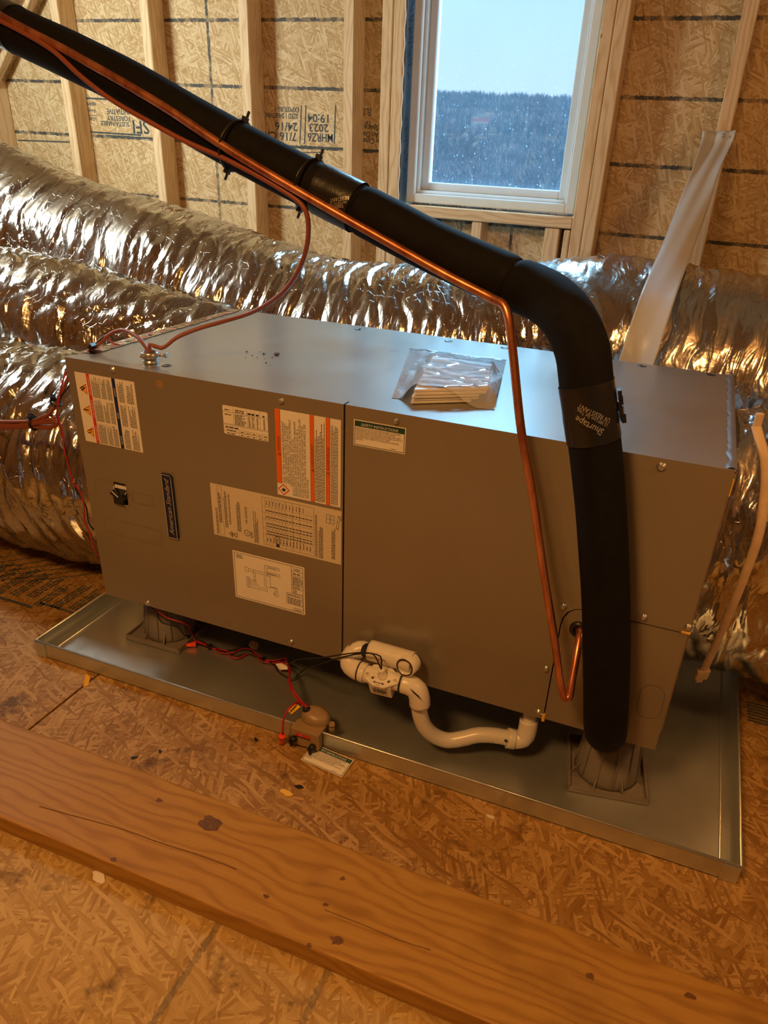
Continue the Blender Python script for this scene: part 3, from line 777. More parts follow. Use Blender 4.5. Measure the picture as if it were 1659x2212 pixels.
# ================================================================== AIR HANDLER
L_, H_, D_ = 1.187, .5252, .5846
B0 = .15; B1 = B0+H_
ah = thing('air_handler', 'long taupe horizontal air handler cabinet covered in warning labels', 'air handler', (L_/2, D_/2, B0))
PT = .018
m = MB(); m.box(.001, L_-.001, PT+.0008, D_, B0+.001, B1); m.build('cabinet_shell', 'cab', ah, .0015, 1)
m = MB(); m.box(.003, L_-.003, .004, PT+.0004, B0+.003, B1-.003)
m = MB()
m.box(.579, .588, .004, PT, B0+.002, B1-.001); m.build('panel_gap', 'gap', ah)
m = MB()
cx0, cx1, cz0, cz1 = .070, .101, B0+.238, B0+.286
m.box(0, cx0, 0, PT, B0, B1+.0008); m.box(cx1, .5815, 0, PT, B0, B1+.0008)
m.box(cx0, cx1, 0, PT, B0, cz0); m.box(cx0, cx1, 0, PT, cz1, B1+.0008)
lp = m.build('blower_panel', 'cab', ah)
m = MB(); m.box(cx0, cx1, PT-.002, PT, cz0, cz1); m.build('cutout_back', 'gap', ah)
# right panel with the notch for the piping access panel
notch = [(.5848, 0), (.9885, 0), (.9885, .206), (.9905, .222), (.997, .236), (1.008, .245), (1.023, .2485), (L_, .2485), (L_, H_+.0008), (.5848, H_+.0008)]
m = MB(); m.prism(notch, lambda a, b, t_: Vector((a, t_, B0+b)), 0, PT); m.build('coil_panel', 'cab', ah)
acc = [(.9905, 0), (L_, 0), (L_, .2460), (1.023, .2460), (1.0095, .2432), (.9995, .2345), (.9928, .2215), (.9905, .206)]
m = MB(); m.prism(acc, lambda a, b, t_: Vector((a, t_, B0+b)), .0015, PT); apn = m.build('piping_panel', 'cab', ah)
m = MB(); m.box(.985, L_-.002, PT-.001, PT+.0006, B0+.002, B0+.25); m.build('panel_gap', 'gap', ah)
# embossed knockouts and outlines
def outline(name, pts, par, y=-.0001, w=.0011, closed=True):
    m = MB(); n = len(pts)
    for i in range(n if closed else n-1):
        a, b = pts[i], pts[(i+1) % n]; d = Vector((b[0]-a[0], b[1]-a[1]))
        if d.length < 1e-7: continue
        d.normalize(); nn = Vector((-d.y, d.x))*w/2
        m.quad([(a[0]+nn.x, y, B0+a[1]+nn.y), (a[0]-nn.x, y, B0+a[1]-nn.y), (b[0]-nn.x, y, B0+b[1]-nn.y), (b[0]+nn.x, y, B0+b[1]+nn.y)])
    return m.build(name, KO, par)
KO = plain('knockout_groove', (.10, .085, .066), .5); M['ko'] = KO
outline('knockout', rrect(1.140, .064, 1.179, .134, .0185, 6), ah, .0013, .0012)
outline('knockout', [(.114, .2495), (.1645, .2495), (.167, .2725), (.115, .2725)], ah, w=.0008)
outline('knockout', [(.030, .163), (.1735, .163), (.1735, .198), (.030, .198)], ah, w=.0008)
outline('knockout', [(.02, .245), (.02, .285), (.066, .285)], ah, w=.0006, closed=False)
# screws (hex washer head)
m = MB(); m.lathe([(.0062, 0), (.0062, .0010), (.0046, .0014), (.0046, .0042), (.0036, .0052)], (0, 0, 0), (0, -1, 0), 6)
screw_me = m.mesh('screw', 'steel')
m = MB(); m.lathe([(.0075, 0), (.0072, .0009), (.0042, .0012), (.0040, .004)], (0, 0, 0), (0, -1, 0), 14); screw_me2 = m.mesh('screw', 'steel')
base = ah.location
for k, (x, z) in enumerate(((.110, .5165), (.465, .514), (.676, .513), (1.090, .513), (1.116, .260), (1.184, .261), (.114, .008), (.469, .014), (.979, .112), (.979, .012), (.989, .245))):
    link('screw', screw_me if k % 3 else screw_me2, ah, Vector((x, -.0002, B0+z))-base)
m = MB(); m.lathe([(.0095, 0), (.0088, .0007), (.0060, .0007), (.0055, .0002), (.003, .0006)], (0, 0, 0), (0, 0, 1), 18); top_me = m.mesh('countersunk_screw', 'dimple')
for x, y in ((.194, .050), (.582, .548), (.711, .556), (1.008, .560), (1.145, .563), (.36, .545)):
    link('countersunk_screw', top_me, ah, Vector((x, y, B1+.0001))-base)
m = MB(); m.lathe([(.0078, 0), (.0078, .0004)], (.214, 0, B0+.5055), (0, -1, 0), 14); m.build('scraped_spot', 'abs_tan', ah)
# yellow foam gasket ends
for a in ((1.176, 1.190, -.001, .004, B0+.2465, B0+.2515), (.986, .992, -.001, .004, B0-.006, B0+.012), (1.1865, 1.190, .002, .010, B0+.485, B0+.512)):
    m = MB(); m.box(*a); m.build('foam_gasket', 'yellow_tape', ah, .001, 1)
# foil edge tape on the left end, sealant bead on the right end
m = MB(); P = []
for i in range(60):
    y = .045+.54*i/59; w0 = -.004+.003*noise.noise(Vector((y*30, 0, 0))); w1 = .030+.006*noise.noise(Vector((y*25, 5, 0)))-.012*(i/59)
    P.append([Vector((w0+(w1-w0)*j/5, y, B1+.0012+.0022*noise.noise(Vector((y*60, j*1.3, 2)))*(j not in (0, 5)))) for j in range(6)])
m.grid(P); et = m.build('edge_tape', 'foil', ah)
m = MB()
for k in range(16):
    y = .07+.032*k; x = .006+.012*random.random(); a = random.uniform(.006, .013)
    m.quad([(x, y, B1+.0036), (x+a, y+.002, B1+.0036), (x+a*.8, y+a*.9, B1+.0036), (x+.001, y+a*.8, B1+.0036)])
m.build('red_print', 'redp', et)['kind'] = 'stuff'
m = MB(); P = []
for i in range(70):
    y = .004+.58*i/69; w = .010+.006*noise.noise(Vector((y*34, 1, 0)))
    P.append([Vector((L_-w+(w+.003)*j/4, y, B1+.0006+.0028*math.sin(j/4*math.pi)+.001*noise.noise(Vector((y*70, j, 0))))) for j in range(5)])
m.grid(P); m.build('sealant_bead', 'sealant', ah)
m = MB(); P = []
for i in range(50):
    z = B1-.02-.0*i; z = B1-.005-.48*i/49
    P.append([Vector((L_+.0005+.0025*math.sin(j/3*math.pi), .004+.010*j/3+.003*noise.noise(Vector((z*40, 0, 0))), z)) for j in range(4)])
m.grid(P); m.build('sealant_bead', 'abs_tan', ah)
# breaker behind the cutout
br = MB(); br.box(.072, .0995, .004, .016, B0+.239, B0+.285); brk = br.build('breaker', 'breaker', ah, .001, 1)
m = MB(); m.box(.0715, .100, .0012, .0045, B0+.2725, B0+.2785); m.build('rating_strip', 'paper', brk)
pr = Print((0, .0012, B0), (1, 0, 0), (0, 0, 1), (0, -1, 0), .0002); pr.text('ink', 'L1', .077, .2742, .0034); pr.text('ink', 'L2', .0925, .2742, .0034); pr.build(brk, {'ink': 'lettering'})
m = MB(); m.obox((.079, -.004, B0+.262), Vector((.8, 0, -.6)), Vector((0, 1, 0)), Vector((.6, 0, .8)), .010, .009, .0045); m.obox((.091, -.004, B0+.254), Vector((.8, 0, .6)), Vector((0, 1, 0)), Vector((-.6, 0, .8)), .009, .008, .006); m.obox((.084, -.003, B0+.2475), Vector((1, 0, 0)), Vector((0, 1, 0)), Vector((0, 0, 1)), .012, .006, .007)
m.build('toggle', 'breaker', brk, .001, 1)
for a, b in (((.0705, .276), (.0705, .262)), ((.0995, .268), (.094, .256)), ((.072, .2385), (.100, .2375)), ((.071, .247), (.076, .239))):
    m = MB(); m.tube([(a[0], -.0006, B0+a[1]), (b[0], -.0008, B0+b[1])], .0009, 5); m.build('torn_edge', 'paper_tan', ah)
# grommet with the liquid line stub
m = MB(); m.lathe([(.0155, 0), (.0150, .0035), (.0115, .0060), (.0075, .0062), (.0070, .001)], (1.020, .0012, B0+.207), (0, -1, 0), 24); m.build('grommet', 'tie', ah)

# ---- labels on the front
def sheet(name, x0, x1, z0, z1, mat, r=.0004, label=None):
    m = MB(); m.prism(rrect(x0, z0, x1, z1, r), lambda a, b, t_: Vector((a, t_, B0+b)), -.0003, .00005)
    o = m.build(name, mat, ah)
    if label: o['label'] = label
    return o, Print((x0, -.0003, B0+z0), (1, 0, 0), (0, 0, 1), (0, -1, 0), .00012)
UP = math.pi/2
# three language caution label, top left
o, p = sheet('caution_label', .0178, .1560, .3630, .5010, 'paper', label='white label with three yellow warning triangles and a navy bar')
w, h = .1382, .138
def tri(cx, cy, s):
    p.poly('redp', [(cx-s, cy), (cx+s*.72, cy-s), (cx+s*.72, cy+s)]); q = Print(p.O, p.U, p.V, p.N, p.off); q.poly('yellow', [(cx-s*.74, cy), (cx+s*.58, cy-s*.76), (cx+s*.58, cy+s*.76)], .00008); q.build(o, {'yellow': 'warning_triangle'})
for cy in (.0215, .0655, .1075): tri(.0165, cy, .0105)
for sg in ((.010, .018, .019, .022), (.012, .024, .021, .027)): p.line('ink', *sg, .0016, .00016)
p.line('ink', .0095, .0655, .016, .0655, .0022, .00016); p.line('ink', .018, .0655, .0192, .0655, .0024, .00016)
p.line('ink', .012, .104, .019, .110, .003, .00016); p.line('ink', .010, .108, .016, .112, .002, .00016)
p.rect('redp', .0272, 0, .0345, h)
for y, tx, ft in ((.003, 'WARNING', .030), (.049, 'AVERTISSEMENT', .036), (.094, 'ADVERTENCIA', .036)): p.text('white_ink', tx, .0330, y+.003, .0048, UP, ft)
for y0, y1 in ((.002, .043), (.047, .090), (.094, .134)):
    p.greek('ink', .0370, y0, .0560, y1, 11, True); p.greek('ink', .0585, y0, .0700, y1, 7, True, rag=.5); p.greek('ink', .0725, y0, .0835, y1, 6, True)
    p.greek('ink', .0985, y0, .1120, y1, 7, True); p.greek('ink', .1170, y0, .1330, y1, 7, True, rag=.6)
p.rect('navy', .0862, 0, .0942, h)
for y, tx, ft in ((.008, 'NOTICE', .018), (.060, 'AVIS', .012), (.103, 'AVISO', .016)): p.text('white_ink', tx, .0924, y, .0056, UP, ft, shear=.2)
p.build(o, {'redp': 'red_print', 'yellow': 'yellow_triangle', 'ink': 'black_print', 'navy': 'navy_bar', 'white_ink': 'white_lettering'})
# small ratings table
o, p = sheet('ratings_label', .3445, .4360, .4350, .4880, 'paper', .003, 'small white ratings table label')
p.line('ink', 0, .0415, .0915, .0415, .0005); p.line('ink', 0, .0195, .0915, .0195, .0005); p.line('ink', 0, .0175, .0915, .0175, .0004); p.line('ink', 0, .0110, .0915, .0110, .0004); p.line('ink', 0, .0060, .0915, .0060, .0004)
for x in (.022, .050, .0575, .065, .076): p.line('ink', x, .0195, x, .0525, .0004)
for x in (.032, .045, .0565, .068, .080): p.line('ink', x, 0, x, .0110, .0004)
p.greek('ink', .004, .0445, .0195, .0475, 1); p.greek('ink', .026, .043, .046, .0495, 2); p.greek('ink', .004, .036, .018, .039, 1)
p.greek('ink', .0245, .0205, .0475, .0405, 8, rag=.5)
for x in (.0525, .060, .069, .0825): p.greek('ink', x, .0205, x+.0035, .0405, 8, rag=.1); p.greek('ink', x-.001, .043, x+.005, .0485, 1)
p.greek('ink', .004, .0125, .034, .0165, 1); p.greek('ink', .006, .007, .026, .0100, 1); p.greek('ink', .006, .0015, .026, .0045, 1)
for k, x in enumerate((.0355, .048, .0595, .0715, .083)): p.greek('ink', x, .0070, x+.006, .0098, 1, rag=0); p.greek('ink', x, .0015, x+.006, .0045, 1, rag=0)
p.build(o, {'ink': 'black_print'})
# orange warning label
o, p = sheet('refrigerant_label', .4505, .5770, .3370, .4980, 'paper', label='white flammable refrigerant label with three orange bars')
h = .161
p.rect('orange', 0, .024, .0102, h); p.line('ink', .0102, .024, .0102, h, .0006); p.line('ink', 0, .024, .0102, .024, .0006)
p.text('ink', 'WARNING', .0078, .085, .0068, UP, .027); p.poly('ink', [(.002, .0790), (.0085, .0755), (.0085, .0825)]); p.poly('orange', [(.0036, .0790), (.0076, .0769), (.0076, .0811)], .0001)
LN = ['RISK OF FIRE. FLAMMABLE REFRIGERANT', 'USED. TO BE REPAIRED ONLY BY TRAINED', 'SERVICE PERSONNEL. DO NOT PUNCTURE', 'REFRIGERANT TUBING. DISPOSE OF PROPERLY', 'IN ACCORDANCE WITH FEDERAL OR LOCAL', 'REGULATIONS. SEE INSTALLERS GUIDE FOR MINIMUM', 'ROOM AREA. AUXILIARY DEVICES WHICH MAY BE A', 'POTENTIAL IGNITION SOURCE SHALL NOT BE INSTALLED', 'IN THE DUCTWORK, OTHER THAN AUXILIARY DEVICES', 'LISTED FOR USE WITH THE SPECIFIC APPLIANCE. SEE', 'INSTRUCTIONS.']
FT = [.116, .112, .108, .124, .108, .139, .127, .146, .134, .138, .038]
for k, (tx, ft) in enumerate(zip(LN, FT)):
    b0 = .0255 if k < 3 else (.0225 if k == 3 else .004)
    p.text('ink', tx, .0166+.00475*k, b0, .0056, UP, ft)
dc = (.0130, .0120)
p.poly('redp', [(dc[0]-.0120, dc[1]), (dc[0], dc[1]-.0112), (dc[0]+.0120, dc[1]), (dc[0], dc[1]+.0112)]); p.poly('paper', [(dc[0]-.0094, dc[1]), (dc[0], dc[1]-.0088), (dc[0]+.0094, dc[1]), (dc[0], dc[1]+.0088)], .0001)
p.poly('ink', [(dc[0]-.0045, dc[1]+.0005), (dc[0]-.001, dc[1]+.0018), (dc[0]-.0005, dc[1]+.0052), (dc[0]+.0012, dc[1]+.0016), (dc[0]+.0042, dc[1]+.0018), (dc[0]+.0028, dc[1]-.0035), (dc[0]-.0022, dc[1]-.0035)], .0002)
for a, tx in ((.0680, 'AVERTISSEMENT'), (.0985, 'ADVERTENCIA')):
    p.rect('orange', a, 0, a+.0075, h); p.line('ink', a, 0, a, h, .0006); p.line('ink', a+.0075, 0, a+.0075, h, .0006)
    p.text('ink', tx, a+.0060, .066, .0060, UP, .043); p.poly('ink', [(a+.0010, .0605), (a+.0064, .0575), (a+.0064, .0635)]); p.poly('orange', [(a+.0025, .0605), (a+.0057, .0588), (a+.0057, .0622)], .0001)
p.greek('ink', .0772, .003, .0970, .152, 8, True, .5, .25); p.greek('ink', .1080, .003, .1220, .150, 6, True, .5, .4)
p.build(o, {'orange': 'orange_bar', 'ink': 'black_print', 'redp': 'hazard_diamond', 'paper': 'diamond_centre'})
# large cream data label
o, p = sheet('data_label', .3040, .5790, .2210, .3305, 'paper_tan', label='wide cream data label lettered AIR HANDLER')
h = .1095
p.text('ink', 'AIR HANDLER', .0785, .040, .0075, UP, .036); p.text('ink', 'A2L', .0540, .0035, .0085, UP, .013)
p.greek('ink', .008, .004, .013, .060, 2, True); p.greek('ink', .016, .030, .0225, .104, 2, True, rag=.2); p.frame('ink', .0145, .004, .0245, .106, .0005)
p.greek('ink', .028, .022, .0350, .100, 3, True); p.greek('ink', .038, .030, .0420, .095, 2, True); p.greek('ink', .055, .020, .0640, .082, 4, True, rag=.25)
p.poly('ink', [(.0345, .0095), (.0415, .0030), (.0485, .0095), (.0415, .0160)]); p.poly('paper_tan', [(.0362, .0095), (.0415, .0046), (.0468, .0095), (.0415, .0144)], .0001); p.poly('ink', [(.0395, .0095), (.0415, .0065), (.0440, .0080), (.0435, .0110), (.0412, .0125)], .0002)
p.ring('ink', .0760, .0200, .0062, .0010); p.text('ink', 'UL', .0782, .0168, .0052, UP); p.greek('ink', .084, .012, .0890, .026, 2, True)
p.greek('ink', .0915, .004, .1020, .070, 5, True, rag=.5)
gx0, gx1, gy0, gy1 = .1120, .2200, .005, .104
p.frame('ink', gx0, gy0, gx1, gy1, .0005)
for y in (.012, .027, .040, .060, .073, .086): p.line('ink', gx0, y, gx1, y, .0004)
for k in range(6): p.line('ink', .1185+.0070*k, gy0, .1185+.0070*k, gy1, .0004)
for x in (.1610, .1755, .1900): p.line('ink', x, gy0, x, gy1, .0005)
for k in range(14):
    x = .1200+.00700*k
    for y in (.028, .0335, .044, .050, .0635, .0765): p.rect('ink', x, y, x+.0030, y+.0024); p.rect('ink', x+.0038, y, x+.0052, y+.0024)
    p.greek('ink', x, .0135, x+.0030, .025, 1, True)
    if k < 12: p.greek('ink', x+.0005, .089, x+.0030, .099, 1, True, rag=.1)
p.rect('ink', .1390, .0055, .1460, .0112); p.frame('ink', .1385, .012, .1458, .0275, .0010)
p.greek('ink', .2225, .004, .2270, .098, 2, True, rag=.1); p.greek('ink', .2295, .004, .2390, .070, 4, True); p.greek('ink', .2560, .008, .2640, .075, 3, True, rag=.3)
for x in (.2450, .2540): p.frame('ink', x, .080, x+.0068, .097, .0007); p.line('ink', x, .0885, x+.0068, .0885, .0006)
p.poly('ink', [(.2650, .074), (.2690, .070), (.2725, .096), (.2685, .100)]); p.poly('paper_tan', [(.2660, .075), (.2686, .0725), (.2715, .095), (.2688, .0978)], .0001); p.line('ink', .2668, .087, .2705, .085, .0007, .0002)
p.greek('ink', .2735, .090, .2755, .102, 1, True)
p.build(o, {'ink': 'black_print', 'paper_tan': 'icon_fill'})
# wiring diagram
o, p = sheet('wiring_label', .3430, .5020, .0870, .1955, 'paper', .0025, 'white wiring diagram label')
W, h = .159, .1085
p.frame('ink', .0035, .0035, W-.0035, h-.0035, .0009)
p.line('ink', .131, .045, .131, h-.0035, .0009)
for y in (.0945, .0855, .0630, .0555, .0450): p.line('ink', .131, y, W-.0035, y, .0008)
p.greek('ink', .009, .094, .026, .1025, 4, rag=.4)
p.greek('ink', .136, .0965, .150, .1015, 2); p.greek('ink', .134, .0880, .153, .0918, 1); p.greek('ink', .133, .0640, .155, .0840, 7, rag=.2); p.greek('ink', .133, .0565, .150, .0615, 2); p.greek('ink', .134, .0460, .142, .0540, 4)
p.frame('ink', .119, .018, .1535, .0430, .0008); p.greek('ink', .1210, .0195, .152, .0345, 5, rag=.2); p.greek('ink', .125, .0365, .151, .0415, 2); p.poly('ink', [(.1205, .0365), (.1245, .0365), (.1225, .0410)])
p.frame('ink', .134, .0035, W-.0035, .0105, .0008); p.greek('ink', .137, .0055, .153, .0088, 1)
for a in ((.034, .0745, .092, .0745), (.034, .0695, .085, .0695), (.046, .0745, .046, .048), (.050, .0695, .050, .048), (.036, .051, .052, .051), (.036, .047, .052, .047), (.036, .043, .054, .043), (.036, .039, .050, .039), (.054, .043, .054, .0375), (.054, .0375, .075, .0375), (.075, .0375, .075, .030), (.036, .033, .074, .033), (.072, .0745, .072, .092), (.072, .092, .104, .092), (.104, .092, .104, .086), (.077, .087, .102, .087), (.077, .087, .077, .072), (.077, .078, .105, .078), (.105, .078, .105, .071), (.077, .073, .103, .073), (.076, .072, .083, .066), (.083, .066, .083, .043), (.083, .043, .071, .041), (.070, .069, .070, .043), (.074, .069, .074, .043), (.084, .046, .098, .046), (.098, .046, .098, .036), (.084, .045, .094, .045), (.094, .045, .094, .037)):
    p.line('ink', *a, .0007)
p.frame('ink', .029, .031, .036, .055, .0006); p.line('ink', .0325, .031, .0325, .055, .0006)
for k in range(5): p.line('ink', .029, .0355+.0045*k, .036, .0355+.0045*k, .0005)
p.frame('ink', .027, .067, .034, .077, .0006); p.greek('ink', .078, .0885, .100, .0905, 1); p.greek('ink', .078, .0745, .100, .0765, 1)
p.ring('ink', .095, .031, .0055, .0006, 14); p.greek('ink', .090, .0295, .100, .0325, 2)
p.build(o, {'ink': 'black_print'})
# safety instructions
ST = ['SENSOR RELOCATION MAY BE REQUIRED FOR PROPER', 'REFRIGERANT LEAK DETECTION. IF THE WATER', 'CONNECTIONS LOCATED NEAR THIS LABEL ARE USED,', 'THE LEAK DETECTION SENSOR MUST BE RELOCATED TO', 'THE DRAIN PAN ASSOCIATED WITH THESE', "CONNECTIONS.  REFER TO INSTALLER'S GUIDE FOR", 'DETAILS.']
SF = [.0800, .0700, .0800, .0830, .0610, .0770, .0130]
def safety(p, parent, W, h):
    p.frame('ink', .0022, .0020, W-.0022, h-.0020, .0010)
    p.rect('green', .0027, h-.0112, W-.0027, h-.0025)
    p.text('white_ink', 'SAFETY INSTRUCTIONS', W/2, h-.0094, .0064, 0, .0660, 'C', lift=.0002)
    for k, (tx, ft) in enumerate(zip(ST, SF)): p.text('ink', tx, .0045, h-.0150-.00325*k, .0037, 0, ft)
    p.greek('ink', .0670, .0045, .0770, .0062, 1, rag=0)
    p.build(parent, {'ink': 'black_print', 'green': 'green_band', 'white_ink': 'white_lettering'})
o, p = sheet('safety_label', .6005, .6935, .4590, .5040, 'paper', label='white safety instructions label with green header'); safety(p, o, .0930, .0450)
# brand badge
bp = [(.1955, .191), (.2185, .191), (.2200, .195), (.2200, .325), (.2160, .330), (.1955, .330)]
m = MB(); m.prism(bp, lambda a, b, t_: Vector((a, t_, B0+b)), -.0055, .0); bd = m.build('badge', 'navy_badge', ah, .0008, 1); bd['label'] = 'raised navy badge with silver script lettering'
p = Print((.1955, -.0056, B0+.191), (1, 0, 0), (0, 0, 1), (0, -1, 0), .0003)
for a in ((.0012, .0012, .0228, .0012), (.0228, .0012, .0228, .1335), (.0228, .1335, .0195, .1375), (.0195, .1375, .0012, .1375), (.0012, .1375, .0012, .0012)): p.line('silver', *a, .0014)
p.text('silver', 'American Standard', .0165, .0085, .0150, UP, .122, shear=.35)
p.build(bd, {'silver': 'silver_lettering'})

# ================================================================== CABLE CLAMP on the top
cc = Vector((.158, .050, B1))
cl = thing('cable_clamp', 'zinc cable clamp fitting on top of the air handler', 'clamp', cc)
m = MB(); m.lathe([(.0145, .0003), (.0145, .004), (.0120, .0055), (.0120, .009)], cc, (0, 0, 1), 22); m.build('lock_nut', 'steel', cl)
m = MB(); m.lathe([(.0150, .009), (.0158, .012), (.0158, .020), (.0135, .0215), (.0115, .0205), (.0110, .010)], cc, (0, 0, 1), 24); m.build('collar', 'steel', cl)
m = MB(); m.tube([cc+Vector((.012, .002, .016)), cc+Vector((.032, .006, .017))], .0028, 8); m.lathe([(.0046, 0), (.0046, .004)], cc+Vector((.030, .0055, .017)), (1, .2, 0), 10); m.build('clamp_screw', 'steel', cl)
m = MB(); m.tube([cc+Vector((-.004, -.013, .016)), cc+Vector((-.003, -.021, .0155))], .0030, 8); m.build('clamp_screw', 'steel', cl)

# ================================================================== REFRIGERANT LINES
R = .0365
sl = thing('suction_line', 'thick black foam insulated suction line rising from cabinet across the wall', 'pipe', (1.085, -.045, B0+.08))
cA = [at(-150, -22, .16), at(-60, 18, .145), at(50, 72, .125), at(245, 165, .105), at(505, 312, .09), at(670, 398, .085), at(780, 453, .08)]
cB = [at(778, 452, .08), at(860, 495, .07), at(954, 543, .06), at(1040, 582, .05), at(1111, 612, .04)]
cC = [at(1113, 614, .04), at(1155, 630, .025), at(1196, 655, 0.0), at(1232, 698, -.03), at(1256, 755, -.045), at(1266, 826, -.05), at(1275, 895, -.05)]
cD = [at(1275, 900, -.05), at(1284, 960, -.05), at(1296, 1080, -.050), at(1304, 1200, -.052), at(1309, 1320, -.055), at(1310, 1440, -.058), at(1309, 1530, -.058), at(1308, 1562, -.046), at(1308, 1578, -.018), at(1308, 1580, .0005)]
def sleeve(pts, seed, ends=(1, 1)):
    path = smooth_path(pts, .006); n = len(path)
    rad = []
    for i in range(n):
        k = min(i, n-1-i); e = 1.0
        if i < 3 and ends[0]: e = (.90, .97, 1.0)[i]
        if n-1-i < 3 and ends[1]: e = (.90, .97, 1.0)[n-1-i]
        rad.append(R*e)
    m = MB(); m.tube(path, rad, 36, True, lambda s_, th, r: r*(1+.025*noise.noise(Vector((s_*9, math.cos(th)*1.2+seed, math.sin(th)*1.2)))))
    return m.build('insulation_sleeve', 'rubber', sl), path
_, pA = sleeve(cA, 1); _, pB = sleeve(cB, 4); _, pC = sleeve(cC, 8); _, pD = sleeve(cD, 12, (1, 0))
# small nicks in the foam
for px_, py_ in ((1303, 1290), (1300, 1190)):
    c = at(px_, py_, -.05); dv = (CP-c).normalized(); c = c+dv*(R*1.01); sd = CR
    m = MB()
    for k in range(3): m.tube([c+sd*(.006*k-.009)+CU*(.003*math.sin(k*2)), c+sd*(.006*k-.003)+CU*(.003*math.sin(k*2+2))], .0011, 5)
    m.build('nick', 'gap', sl)
def nearest(path, px_, py_):
    best = None
    for i in range(1, len(path)-1):
        v = path[i]-CP; z = v.dot(_d); q = (829.5+SX+FPX*v.dot(CR)/z-px_)**2+(1106+SY-FPX*v.dot(CU)/z-py_)**2
        if best is None or q < best[0]: best = (q, i)
    i = best[1]; return path[i], (path[i+1]-path[i-1]).normalized(), i
def wrap(path, i0, i1, seed, tail=True):
    seg = path[max(0, i0):i1]
    if len(seg) < 3: return None
    m = MB(); m.tube(seg, R*1.035, 40, False, lambda s_, th, r: r*(1+.012*noise.noise(Vector((s_*30, math.cos(th)*5+seed, math.sin(th)*5)))+.006*noise.noise(Vector((s_*90, math.cos(th)*14, seed)))))
    return m.build('tape_wrap', 'tape', sl)
def curved_text(parent, P0, T, items, mat='silver', R_=None, ang=0.0):
    R_ = R_ or R*1.052
    N = (CP-P0); N = (N-T*N.dot(T)).normalized(); B = T.cross(N)
    m = MB()
    for txt, u0, v0, size, fit, rot, shear in items:
        v, f, w = text_geo(txt, shear); sx = fit/w; c, s_ = math.cos(rot), math.sin(rot)
        pts = []
        for x, y, z in v:
            a = u0+x*sx*c-y*size*s_; b = v0+x*sx*s_+y*size*c
            q = a/R_; pts.append(P0+(N*math.cos(q)+B*math.sin(q))*R_+T*b)
        m.add(pts, f)
    m.build('lettering', mat, parent)
    return N, B
allCD = pC[:-1]+pD
c, T, i = nearest(allCD, 1270, 882); tw = wrap(allCD, i-6, i+7, 3)
ROT = math.radians(205)
curved_text(tw, c, T, [('Shurtape', -.0175, .0210, .0135, .043, -.62, 0), ('LS 300 Line Set Tape', -.0235, .0150, .0058, .048, -.62, 0), ('UV RESISTANT', -.0285, .0090, .0100, .050, -.62, 0)])
c2 = c+(CP-c).normalized()*0; Nn = (CP-c); Nn = (Nn-T*Nn.dot(T)).normalized(); Bb = T.cross(Nn)
m = MB()
for k in range(5):
    z0 = c+Bb*(R*1.05+.003+.0015*math.sin(k*2.2))*(-1 if Bb.dot(CR) < 0 else 1)+T*(-.016+.008*k)
    m.obox(z0, T, (Nn+Bb*.3*math.sin(k*3)).normalized(), Bb, .0062, .009+.003*math.sin(k*5), .0026)
m.build('loose_tape_end', 'tape', sl)
c, T, i = nearest(pA, 752, 438); tw = wrap(pA, i-8, len(pA)-1, 5)
curved_text(tw, c, T, [('tape', .004, .012, .0100, .016, -1.05, 0), ('300 Line Set Tape', -.002, .016, .0042, .032, -1.05, 0), ('RESISTANT', -.010, .016, .0080, .032, -1.05, 0)])
c, T, i = nearest(pA, 15, 55); tw = wrap(pA, i-9, i+5, 9)
curved_text(tw, c, T, [('Shurtape', .012, .014, .0100, .034, -1.05, 0), ('UV RESISTANT', -.004, .016, .0075, .038, -1.05, 0)])
# cable ties with their heads
def tie(path, px_, py_, rad, parent, heads=True):
    c, T, i = nearest(path, px_, py_); N = (CP-c); N = (N-T*N.dot(T)).normalized(); B = T.cross(N)
    ring = [c+(N*math.cos(a)*rad*(1.0 if math.cos(a) < 0 else 1.25)+B*math.sin(a)*rad) for a in [2*math.pi*k/36 for k in range(37)]]
    m = MB(); m.tube(ring, .0022, 6, False); o = m.build('cable_tie', 'tie', parent)
    for sg in (1, -1):
        hp = c+B*rad*sg*1.02+N*.004
        m = MB(); m.obox(hp, T, B, N, .0045, .0055, .0045); m.obox(hp+B*sg*.009+T*.002, T, B, N, .0016, .006, .0024); m.build('tie_head', 'tie', o, .0008, 1)
tie(pA, 512, 316, R*1.04, sl); tie(pA, 668, 397, R*1.04, sl)

# bare copper liquid line
def off(px_, py_, Y): return at(px_, py_, Y)
lq = [at(-60, 0, .10), at(42, 57, .085), at(150, 113, .072), at(350, 228, .056), at(490, 320, .046), at(650, 416, .040), at(822, 514, .033), at(972, 598, .016), at(1060, 643, .005), at(1088, 659, -.004), at(1098, 685, -.010), at(1106, 743, -.015), at(1126, 930, -.035), at(1149, 1058, -.045), at(1172, 1218, -.058), at(1197, 1376, -.070), at(1213, 1482, -.080), at(1220, 1507, -.082), at(1228, 1507, -.080), at(1235, 1472, -.066), at(1249, 1395, -.030), at(1253, 1368, -.012), Vector((1.020, .0015, B0+.207))]
m = MB(); m.tube(smooth_path(lq, .006), .0066, 14); o = m.build('liquid_line', 'copper')
tag(o, 'bare copper liquid line running under the black insulation and down the front', 'pipe')
